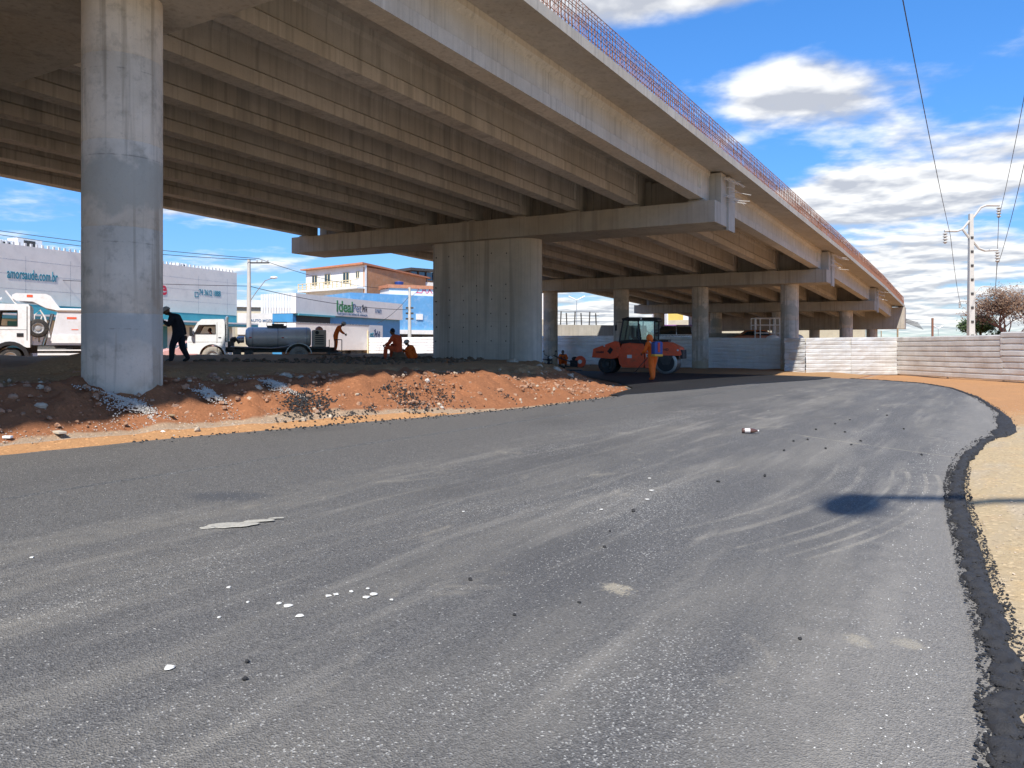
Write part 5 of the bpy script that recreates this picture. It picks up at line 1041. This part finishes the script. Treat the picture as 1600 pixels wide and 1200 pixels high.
yb = thing('yellow_building', 'yellow and white building beyond the purple wall', 'building'); py_ = Plane((21.5, 104), (30, 106)); py_.mesh('wall', 'facade_white', yb, [(py_.u(1042), py_.u(1120), .4, 7.0, -5, 0)]); py_.mesh('yellow_panel', 'yellow_wall', yb, [(py_.u(1044), py_.u(1067), 4.8, 6.2, .001, .1)]); py_.mesh('cornice', 'beige_wall', yb, [(py_.u(1042), py_.u(1120), 6.7, 7.05, .001, .3)])
aw_ = thing('abutment_wall', 'tall beige retaining wall far under the overpass', 'wall'); q = MB(); q.nbox(-36, -12.5, 97, 97.6, .2, 5.2); q.build('wall', 'beige_wall', aw_)
sc = thing('tubular_rack', 'white tubular frame standing behind the fence between two columns', 'scaffold'); x0, y0 = 21.2, 68.0
q = MB()
for dx in (0, .45, 1.65, 2.15):
    for dy in (0, 1.1): q.tube([(x0+dx, y0+dy, 1.0), (x0+dx, y0+dy, 4.2)], .055, 5)
q.build('upright', 'white_paint', sc); q = MB()
for z in (2.9, 3.6, 4.2):
    for dy in (0, 1.1): q.tube([(x0, y0+dy, z), (x0+2.15, y0+dy, z)], .05, 5)
    for dx in (0, 2.15): q.tube([(x0+dx, y0, z), (x0+dx, y0+1.1, z)], .05, 5)
q.build('crossbar', 'white_paint', sc)
for i, (x, z, l) in enumerate(((21.9, 2.55, 'lumpy white sack heaped behind the fence below the tubular frame'), (23.9, 2.6, 'tall white sack behind the fence left of the right column'))):
    s_ = thing('sack', l, 'sack', (x, 65.5, 0)); q = MB(); q.ball((0, 0, z-.35), .62, 12, 8, (1.1, .8, .8), .06); q.build('bag', 'paper', s_, smooth=True)
    q = MB(); q.box(-.7, .7, -.5, .5, 0, z-.55); q.build('pallet', 'wood', s_)

# ------------------------------------------------------------------ poles, lamps and cables
def street_pole(label, px, top_py, Y, base_z, arm=True):
    X = (px-800)/1218.5*Y; zt_ = 1.6+(543.7-top_py)/1218.5*Y; p = thing('street_pole', label, 'pole', (X, Y, base_z)); H = zt_-base_z
    q = MB(); q.tube([(0, 0, -.3), (0, 0, H)], [.20, .12], 10); q.build('shaft', 'pole_concrete', p, smooth=True); return p, X, H
p, X, H = street_pole('tall white street pole with lamp arm beside the clinic', 389, 405, 58, .6)
q = MB(); q.box(0, 1.5, -.06, .06, H-.32, H-.22); q.build('crossarm', 'dark_steel', p)
for x in (.6, .95, 1.4): q = MB(); q.lathe([(.03, H-.22), (.05, H-.15), (.05, H-.08), (.02, H-.04)], (x, 0, 0), 'z', 8); q.build('insulator', 'insulator', p)
q = MB(); q.tube([(.1, 0, H-3.1), (.5, 0, H-2.5), (1.2, 0, H-1.6), (1.7, 0, H-1.42)], .03, 6); q.build('lamp_arm', 'silver_paint', p, smooth=True); q = MB(); q.ball((1.85, 0, H-1.36), .25, 10, 6, (1.2, .6, .4)); q.build('lamp_head', 'white_paint', p, smooth=True)
p2, X2, H2 = street_pole('slim concrete pole in front of the blue warehouse', 640, 449, 72, .6)
for z in (H2-1.9, H2-2.4, H2-2.9): q = MB(); q.box(-.35, .35, -.1, .1, z-.08, z+.08); q.build('cable_clamp', 'dark_steel', p2)
q = MB(); q.tube([(0, 0, H2-1.), (.8, 0, H2-.3), (1.0, 0, H2-.1)], .03, 5); q.build('stay', 'silver_paint', p2)
def cable(label, a, b, sag, r=.012, segs=16):
    q = MB(); a, b = Vector(a), Vector(b); q.tube([a.lerp(b, t/segs)-Vector((0, 0, sag*4*(t/segs)*(1-t/segs))) for t in range(segs+1)], r, 5); o = q.build('cable', 'cable', None); tag(o, label, 'cable', 'overhead cables'); return o
def wp(px, py, Y): return ((px-800)/1218.5*Y, Y, 1.6+(543.7-py)/1218.5*Y)
cable('upper cable sloping over the clinic roof at the left', wp(-60, 352, 50), wp(404, 404, 58), .2, .022); cable('lower cable of the pair over the clinic roof', wp(-60, 357, 50), wp(400, 406, 58), .35, .022); cable('cable crossing the clinic fascia to the street pole', wp(-60, 430, 50), wp(389, 447, 58), .1, .022)
cable('cable from the street pole toward the slim pole', wp(389, 447, 58), wp(640, 484, 72), .4, .025); cable('cable from the street pole crossarm to the white house', wp(404, 404, 58), wp(640, 452, 72), .6, .02); cable('stay cable falling from the slim pole to the left', wp(640, 462, 72), wp(590, 505, 70), .3, .02)
# medium voltage pole on the right
def power_pole(label, px, top, Y, k=1.):
    X = (px-800)/1218.5*Y; zt_ = 1.6+(543.7-top)/1218.5*Y; p = thing('power_pole', label, 'pole', (X, Y, 0)); q = MB()
    q.loft([[(-.24*k, -.2, -.2), (.24*k, -.2, -.2), (.24*k, .2, -.2), (-.24*k, .2, -.2)], [(-.13*k, -.12, zt_), (.13*k, -.12, zt_), (.13*k, .12, zt_), (-.13*k, .12, zt_)]]); q.build('shaft', 'pole_concrete', p, bevel=.02)
    q = MB()
    for i in range(8): z = 2.4+i*(zt_-3.2)/8; q.box(-.09, .09, -.235+.008*i, -.10, z, z+.16)
    q.build('recess', 'dark_steel', p)
    for pts in ([(.1, zt_-.35), (.7, zt_+.45), (1.1, zt_+.60), (2.05, zt_+.60)], [(-.1, zt_-.5), (-.6, zt_-1.1), (-1.0, zt_-1.25), (-1.9, zt_-1.25)], [(-.6, zt_-1.1), (-.1, zt_-1.75)], [(.1, zt_-1.9), (.6, zt_-2.5), (1.0, zt_-2.65), (1.95, zt_-2.60)]):
        q = MB(); q.tube([(x*k, 0, z) for x, z in pts], .085, 6); q.build('bracket_arm', 'pole_concrete', p)
    for x, z in ((2.0, zt_+.5), (-1.85, zt_-1.35), (1.9, zt_-2.7)):
        q = MB(); q.lathe([(.04, 0), (.17, -.1), (.06, -.16), (.17, -.3), (.06, -.36), (.17, -.5), (.06, -.56), (.15, -.7), (.03, -.8)], (x*k, 0, z), 'z', 12); q.build('insulator', 'insulator', p, smooth=True)
    return X, zt_
Xp, Zp = power_pole('tall concrete power pole with curved arms behind the fence at the right', 1517, 334, 56); power_pole('second concrete power pole in line behind the tall one', 1522, 455, 100, 1.)
lp_ = wp(1485, 368, 56); cable('left power cable running up out of the picture', lp_, wp(1405, -30, 20), .25, .016); cable('left power cable running on to the second pole', lp_, wp(1503, 480, 100), 1., .02)
for dz, l in ((Zp-.3, 'upper right power cable running up out of the picture'), (Zp-3.5, 'lower right power cable running up out of the picture')): cable(l, (Xp+2.0, 56, dz), (21.5, 32, dz+3.6), .4, .016)
cable('upper right power cable running on to the second pole', (Xp+2.0, 56, Zp-.3), wp(1553, 490, 100), .8, .02); cable('lower right power cable running on to the second pole', (Xp+1.9, 56, Zp-3.5), wp(1549, 500, 100), .8, .02)
for px, top, Y, l, m in ((1457, 497, 75, 'rusty bare post beyond the fence right of the bridge end', 'rust_steel'),): 
    X = (px-800)/1218.5*Y; q = MB(); q.tube([(X, Y, 0), (X, Y, 1.6+(543.7-top)/1218.5*Y)], .10, 6); tag(q.build('bare_post', m), l, 'post')
for px, top, Y, l in ((1466, 513, 160, 'tiny far street lamp beyond the rusty post'), (901, 469, 110, 'double armed white street lamp seen between the columns')):
    X = (px-800)/1218.5*Y; Z = 1.6+(543.7-top)/1218.5*Y; t = thing('street_lamp', l, 'street lamp', (X, Y, 0)); q = MB(); q.tube([(0, 0, 0), (0, 0, Z)], .05, 6); q.build('post', 'silver_paint', t); sp = 1.0 if Y > 150 else 1.15
    for s in (-1, 1): q = MB(); q.tube([(0, 0, Z), (s*sp, 0, Z+.55)], [.07, .11], 6); q.build('lamp_arm', 'white_paint', t)
# lamp beside the photographer: only its shadow reaches the picture
def lamp_over():
    hgt = 11.; t = hgt/SUN.z; off = Vector((SUN.x*t, SUN.y*t, hgt)); tip = Vector((3.55, 8.15, 0))+off; rt = Vector((9.6, 8.45, 0))+off
    s = thing('street_lamp', 'street lamp whose arm throws its shadow across the road edge at right', 'street lamp', (rt.x, rt.y, 0)); d = tip-rt
    q = MB(); q.tube([(0, 0, 0), (0, 0, hgt)], [.11, .07], 10); q.build('post', 'silver_paint', s); q = MB(); q.tube([(0, 0, hgt-.05), (d.x*.5, d.y*.5, hgt), (d.x*.95, d.y*.95, hgt)], .11, 8); q.build('lamp_arm', 'silver_paint', s)
    q = MB(); q.ball((d.x-.15, d.y-.35, hgt-.02), .42, 14, 7, (.75, 1.6, .16), M=Matrix.Rotation(R(-35), 3, 'Z')); q.build('lamp_head', 'silver_paint', s, smooth=True)
lamp_over()

# ------------------------------------------------------------------ plants
def tree(name, label, loc, H, spread, leaf, nleaf, lsize, trunk_r=.10, bare=.0, seed=1, flat=.7):
    rnd = random.Random(seed); T = thing(name, label, 'tree' if name.endswith('tree') else 'bush', loc); q = MB(); tips = []
    def grow(p, d, l, r, lv):
        e = p+d*l; m = p+d*l*.5+Vector((rnd.uniform(-1, 1), rnd.uniform(-1, 1), rnd.uniform(-.5, .5)))*l*.08; q.tube([p, m, e], [r, r*.85, r*.65], 5 if lv < 3 else 3, False); tips.append((e, lv)); 
        if lv >= 3: tips.append((m, lv))
        if lv >= 5: return
        for k in range(rnd.choice((2, 3, 3))):
            a = Vector((rnd.uniform(-1, 1), rnd.uniform(-1, 1), rnd.uniform(-.25, .8))); nd_ = (d*.75+a*(.65 if lv < 2 else .85)*spread).normalized(); grow(e, nd_, l*rnd.uniform(.62, .86), r*.62, lv+1)
    for k in range(3 if bare else 1): grow(Vector((rnd.uniform(-.2, .2), rnd.uniform(-.2, .2), 0)), Vector((rnd.uniform(-.3, .3), rnd.uniform(-.3, .3), 1)).normalized(), H*.27, trunk_r, 0)
    q.build('trunk', 'bark' if not bare else 'twig', T); c = MB(); tp = [t for t, lv in tips if lv >= 3]
    for i in range(nleaf):
        p = rnd.choice(tp)+Vector((rnd.gauss(0, 1), rnd.gauss(0, 1), rnd.gauss(0, .8)))*H*.035; a = Vector((rnd.gauss(0, 1), rnd.gauss(0, 1), rnd.gauss(0, 1))).normalized(); b = a.orthogonal().normalized(); s_ = lsize*rnd.uniform(.6, 1.4); cc = a.cross(b)
        c.add([p-a*s_, p+b*s_*.5+cc*s_*.1, p+a*s_, p-b*s_*.5+cc*s_*.1], [(0, 1, 2, 3)])
    c.build('crown', leaf, T); return T
tree('bare_bush', 'big brown half bare bush behind the fence at the right edge', (39.4, 62, .1), 7.4, 1.2, 'leaf_brown', 7500, .075, .10, 1, 5); tree('bare_bush', 'brown bush partly out of the picture beside the big one', (43.0, 61, .1), 7.6, 1.1, 'leaf_brown', 5500, .075, .10, 1, 9)
tree('green_tree', 'low dense green tree at the foot of the power pole', (39.6, 66, .1), 4.6, 1.0, 'leaf_green', 6500, .11, .10, 0, 3)
tree('green_tree', 'green shrub glimpsed between the wall pier and the far column', (2.6, 76, .3), 3.6, .9, 'leaf_green', 5000, .12, .09, 0, 4)
for i, (px, l) in enumerate(((1252, 'small tree glimpsed under the bridge right of the rack'), (1268, 'second small tree glimpsed low under the bridge end'), (1302, 'small tree glimpsed left of the last round column'))): tree('green_tree', l, ((px-800)/1218.5*130, 130, 0), 4.2, .9, 'leaf_green', 1500, .2, .12, 0, 20+i)
fb = thing('far_house', 'far white house showing in the gap under the bridge end', 'building'); q = MB(); q.box(52, 66, 150, 160, 0, 4.0); q.build('wall', 'facade_white', fb); q = MB(); q.prism([(51.5, 4.0), (66.5, 4.0), (59, 5.0)], 149.5, 160.5); q.build('roof', 'tile_roof', fb)

# ------------------------------------------------------------------ stones, spilled asphalt, litter
def lump(mb, p, r, sq=.7, seg=6, rg=4):
    A = Matrix.Rotation(random.uniform(0, 6.3), 3, 'Z') @ Matrix.Rotation(random.uniform(-.5, .5), 3, 'X'); mb.ball(p, r, seg, rg, (random.uniform(.8, 1.3), random.uniform(.7, 1.), sq*random.uniform(.7, 1.2)), .24, A)
def scatter(name, label, m, pts, rmin, rmax, kind='stuff', lift=.3):
    q = MB()
    for p in pts: r = rmin*(rmax/rmin)**(random.random()**2.2); lump(q, Vector(p)+Vector((0, 0, r*lift)), r, .7, 5, 3)
    o = q.build(name, m); tag(o, label, None, None, kind); o['category'] = 'stones'; return o
def slope_pts(k, b0, b1, d0, d1):
    out = []
    for i in range(k): b = random.uniform(b0, b1); n = lerp_tab(TOE, b)-random.uniform(d0, d1); p = W(n, b, ground_z(n, b)); out.append(p)
    return out
scatter('stone_scatter', 'small reddish stones strewn over the dirt slope', 'rock_red', slope_pts(1800, 1.5, 23, .55, 2.4), .012, .07)
scatter('stone_scatter', 'pale pebbles strewn over the dirt slope', 'rock_pale', slope_pts(350, 1.5, 23, .3, 2.8), .010, .06)
scatter('gravel_verge', 'grey gravel along the foot of the dirt slope', 'gravel_grey', slope_pts(1300, 2, 12.5, .40, .75), .004, .012)
scatter('dark_clods', 'dark earth clods on top of the mound before the trucks', 'rock_dark', [p for p in slope_pts(500, 14, 32, 6, 15)], .04, .16)
ROCK_LABEL = {66: 'pale stone low on the slope left of the near column', 404: 'pale stone beside the upper patch of grey chippings', 445: 'large pale flat stone at the slope top right of the near column', 470: 'smaller pale stone just right of the large flat one at the slope top', 800: 'pale boulder against the right foot of the wall pier', 842: 'pale boulder just right of the wall pier, uppermost of three', 870: 'middle of three pale boulders stepping down toward the roller', 890: 'lowest of three pale boulders stepping down toward the roller', 530: 'pale stone between the black asphalt clumps on the slope', 515: 'small pale stone below the black asphalt clumps near the road', 880: 'pale stone near the narrow right end of the dirt slope', 950: 'pale stone at the very tip of the dirt slope by the fresh asphalt', 272: 'reddish stone, leftmost of four in a row below the grey chippings', 292: 'reddish stone, second from the left of four in a row on the slope', 327: 'reddish stone, third from the left of four in a row on the slope', 360: 'reddish stone, rightmost of four in a row low on the slope', 590: 'reddish stone high on the slope below the seated worker', 120: 'reddish stone on the bank just left of the near column', 20: 'reddish stone at the far left edge of the slope', 705: 'dark earth clod before the middle of the wall pier', 730: 'larger dark earth clod before the wall pier, right of another', 540: 'dark earth clod on the mound top right of the tank truck', 580: 'dark earth clod on the mound top just left of the seated worker', 655: 'dark earth clod between the seated worker and the wall pier'}
for px, py, r, m in ((66, 634, .13, 'rock_pale'), (272, 636, .11, 'rock_red'), (292, 645, .10, 'rock_red'), (327, 648, .09, 'rock_red'), (360, 651, .08, 'rock_red'), (404, 606, .12, 'rock_pale'), (445, 587, .16, 'rock_pale'), (470, 589, .10, 'rock_pale'), (590, 587, .12, 'rock_red'), (668, 594, .10, 'gravel_grey'), (705, 570, .15, 'rock_dark'), (730, 566, .2, 'rock_dark'), (800, 566, .28, 'rock_pale'), (842, 574, .25, 'rock_pale'), (870, 580, .28, 'rock_pale'), (890, 588, .2, 'rock_pale'), (530, 636, .08, 'rock_pale'), (515, 650, .07, 'rock_pale'), (690, 636, .07, 'gravel_grey'), (880, 612, .09, 'rock_pale'), (950, 606, .09, 'rock_pale'), (540, 560, .22, 'rock_dark'), (580, 560, .2, 'rock_dark'), (655, 560, .22, 'rock_dark'), (120, 585, .15, 'rock_red'), (20, 620, .10, 'rock_red')):
    P = site(px, py); r *= .72; q = MB(); lump(q, (0, 0, -.02), r, .7, 7, 5); o = q.build('rock', m, None, smooth=False, loc=P); tag(o, ROCK_LABEL.get(px) or {'rock_red': 'reddish stone lying on the dirt slope', 'rock_pale': 'pale tan stone lying on the dirt mound', 'rock_dark': 'dark clod of earth on the mound top', 'gravel_grey': 'grey broken concrete piece high on the dirt slope below the wall pier' if py < 600 else 'grey broken concrete piece low on the dirt slope near the road'}[m], 'rock', {'rock_red': 'reddish slope stones', 'rock_pale': 'pale mound stones', 'rock_dark': 'dark earth clods', 'gravel_grey': 'broken concrete pieces'}[m])
q = MB(); lump(q, (0, 0, .17), .26, .8, 10, 7); tag(q.build('rock', 'rock_dark', None, loc=Ps+Vector((0, 0, -.02))), 'dark stone the rust clad worker sits on', 'rock')
# grey chippings tipped on the slope
def heap(label, px, py, L, Wd, H, m):
    P = site(px, py); q = MB()
    for i in range(1300):
        a = random.uniform(0, 6.3); t = min(1.9, abs(random.gauss(0, .55))); x = L*t*math.cos(a)*(1+.4*math.sin(3*a+L*9)); y = Wd*t*math.sin(a)*(1+.35*math.cos(2*a+L*7)); n_, b_ = NB(P.x+x, P.y+y); z = ground_z(n_, b_)+H*max(0, 1-t)*.9+random.uniform(0, .02); lump(q, (P.x+x, P.y+y, z), random.uniform(.006, .015), .8, 5, 3)
    o = q.build('gravel_heap', m); tag(o, label, 'gravel', None, 'stuff')
heap('pale grey chippings tipped on the slope below the near column', 205, 640, .60, .20, .10, 'gravel_grey'); heap('small patch of grey chippings right of the near column', 326, 618, .22, .14, .03, 'gravel_grey'); heap('grey chippings near the top of the slope', 432, 603, .34, .14, .03, 'gravel_grey')
def spill(label, spots):
    q = MB()
    for px, py, k, sx, sy in spots:
        P = site(px, py)
        for i in range(k*2):
            x = random.gauss(0, sx); y = random.gauss(0, sy); n_, b_ = NB(P.x+x, P.y+y)
            if lerp_tab(TOE, b_)-n_ > -.1: lump(q, (P.x+x, P.y+y, ground_z(n_, b_)+.012), random.uniform(.008, .024), .7, 5, 3)
    tag(q.build('asphalt_spill', 'asphalt_lump'), label, 'spilled asphalt', None, 'stuff')
spill('black asphalt clumps spilled down the red slope', ((468, 632, 260, .12, .30), (515, 638, 170, .18, .2), (540, 642, 130, .14, .12), (572, 630, 90, .10, .2), (630, 622, 190, .3, .25), (690, 620, 90, .3, .2), (780, 612, 50, .2, .15)))
q = MB()
for i in range(420):
    b = random.uniform(6, 20); n = lerp_tab(TOE, b)+random.gauss(-.08, .12); lump(q, W(n, b, base(n, b)+.02), random.uniform(.008, .025), .7, 5, 3)
tag(q.build('asphalt_crumbs', 'asphalt_lump'), 'black asphalt crumbs along the left road edge', 'asphalt crumbs', None, 'stuff')
q = MB()
for i in range(6000):
    b = random.uniform(1.5, 30) if i % 3 == 0 else random.uniform(1.5, 12); r = lerp_tab(RIGHT, b); n = r-random.uniform(-.06, .20)-.25*sm((b-16.5)/1.)*sm((23-b)/3)*random.random(); lump(q, W(n, b, base(n, b)+.018), .004*(3.6**(random.random()**1.6)), .7, 5, 3)
tag(q.build('edge_crumbs', 'asphalt_lump'), 'black asphalt crumbs along the right road edge', 'asphalt crumbs', None, 'stuff')
q = MB()
for i in range(600):
    b = 1.5+14*random.random()**1.6; r = lerp_tab(RIGHT, b); n = r-.34-abs(random.gauss(.1, .14)); lump(q, W(n, b, base(n, b)+.003), random.uniform(.002, .006), .5, 5, 3)
tag(q.build('white_chips', 'chip_white'), 'crushed white chips beside the crumbled road edge', 'chips', None, 'stuff')
q = MB()
for i in range(900):
    b = 2+24*random.random()**1.4; n = lerp_tab(RIGHT, b)+.05+abs(random.gauss(0, .8)); lump(q, W(n, b, base(n, b)-.008), .004*(3.5**(random.random()**2)), .6, 5, 3)
tag(q.build('sand_pebbles', 'rock_pale'), 'small pebbles scattered on the sand beside the road', 'pebbles', None, 'stuff')
def road_item(px, py): P = site(px, py); return P
for px, py in ((383, 1067), (386, 1037), (804, 964), (735, 908), (945, 857), (953, 832), (990, 800), (1122, 754), (1195, 745), (1240, 690), (1262, 688), (1275, 672), (1305, 663), (1328, 657), (1345, 690), (1290, 702), (1386, 650), (1250, 1000), (905, 945), (1225, 705), (1320, 676), (1330, 696), (1412, 671), (1440, 712)):
    P = road_item(px, py); q = MB(); r = .013 if P.y < 7 else .022; lump(q, (0, 0, r*.55), r, .7, 7, 5); tag(q.build('asphalt_lump', 'asphalt_lump', None, loc=P), 'small black asphalt lump lying loose on the grey road', 'asphalt lump', 'loose asphalt lumps')
for px, py in ((358, 919), (387, 944), (436, 944), (450, 949), (468, 966), (512, 934), (525, 932), (549, 926), (575, 921), (573, 936), (583, 930), (612, 941), (263, 1045), (343, 967), (1018, 767), (1011, 781), (940, 797), (50, 872), (724, 801), (1200, 642), (1372, 640), (1015, 748)):
    P = road_item(px, py); q = MB(); a = random.uniform(0, 6); sz = random.uniform(.55, 1.5); fl = [(sz*random.uniform(.5, 1.3)*.019*math.cos(t*.785+a), sz*random.uniform(.5, 1.3)*.019*math.sin(t*.785+a)) for t in range(8)]; q.loft([[(x, y, 0.) for x, y in fl], [(x*.85, y*.85, .005) for x, y in fl]]); tag(q.build('plaster_flake', 'chip_white', None, loc=P+Vector((0, 0, .004))), 'small white plaster flake lying on the grey road', 'flake', 'white plaster flakes')
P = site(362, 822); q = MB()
sp_ = thing('sheen_patch', 'pale patch painting the sky sheen of a puddle on the road at left', 'spill', P+Vector((0, 0, .006)), R(14))  # pale blots put the sky reflection of a puddle into colour
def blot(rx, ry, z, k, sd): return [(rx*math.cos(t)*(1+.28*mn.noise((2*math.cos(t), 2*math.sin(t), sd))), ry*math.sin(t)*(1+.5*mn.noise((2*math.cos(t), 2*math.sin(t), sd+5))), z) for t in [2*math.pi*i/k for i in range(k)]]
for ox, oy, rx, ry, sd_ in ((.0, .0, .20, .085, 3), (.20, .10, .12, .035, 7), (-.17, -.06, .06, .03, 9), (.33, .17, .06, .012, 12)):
    q = MB(); q.loft([[(x+ox, y+oy, .0) for x, y, _ in blot(rx, ry, 0, 36, sd_)], [(x+ox, y+oy, .005) for x, y, _ in blot(rx*.9, ry*.85, 0, 36, sd_)]]); q.build('sheen_blot', 'puddle_sheen', sp_)
# bottle
P = site(1172, 678); q = MB(); bt_ = thing('bottle', 'discarded plastic bottle lying on the road', 'bottle', P+Vector((0, 0, .012)), R(-8))
q = MB(); q.lathe([(.005, -.135), (.036, -.135), (.040, -.125), (.040, .03), (.034, .07), (.016, .105), (.013, .125)], (0, 0, .040), 'x', 18); q.build('flask', 'bottle_brown', bt_, smooth=True); q = MB(); q.lathe([(.0408, -.09), (.0408, .0)], (0, 0, .040), 'x', 18, cap=False); q.build('label_band', 'bottle_label', bt_, smooth=True); q = MB(); q.lathe([(.015, .125), (.015, .145), (.003, .146)], (0, 0, .040), 'x', 12); q.build('cap', 'label_white', bt_)
# paper, board and concrete scrap at the slope foot
P = site(239, 671); q = MB(); q.loft([[(-.16, -.05, .03), (.0, -.07, .01), (.17, .0, .015), (.04, .06, .05), (-.12, .05, .06)], [(-.16, -.05, .036), (.0, -.07, .016), (.17, .0, .021), (.04, .06, .056), (-.12, .05, .066)]]); tag(q.build('paper_scrap', 'paper', None, loc=P-Vector((0, 0, .05))), 'crumpled white paper at the foot of the slope', 'paper')
P = site(87, 672); q = MB(); q.box(-.22, .22, -.05, .05, 0, .03); o = q.build('broken_board', 'cardboard', None, loc=P-Vector((0, 0, .035)), rz=R(-40), bevel=.006); tag(o, 'short pale broken board at the slope foot on the left', 'board')
P = site(265, 648); q = MB(); q.box(-.18, .18, -.025, .025, 0, .02); o = q.build('wood_stick', 'wood', None, loc=P-Vector((0, 0, .02)), rz=R(-50), bevel=.004); tag(o, 'short wooden stick lying on the red slope', 'stick')
P = site(12, 686); q = MB(); q.box(-.05, .05, -.03, .03, 0, .03); tag(q.build('paper_scrap', 'paper', None, loc=P, bevel=.008), 'tiny white scrap at the left edge of the gravel', 'paper')
for n_, b_, l in ((-28.9, 50.8, 'thin leaning rod beside the far round column'),): P = W(n_, b_, .3); q = MB(); q.tube([P, P+Vector((.15, 0, 1.9))], .025, 5); tag(q.build('thin_rod', 'wood'), l, 'rod')
bpy.context.view_layer.update()
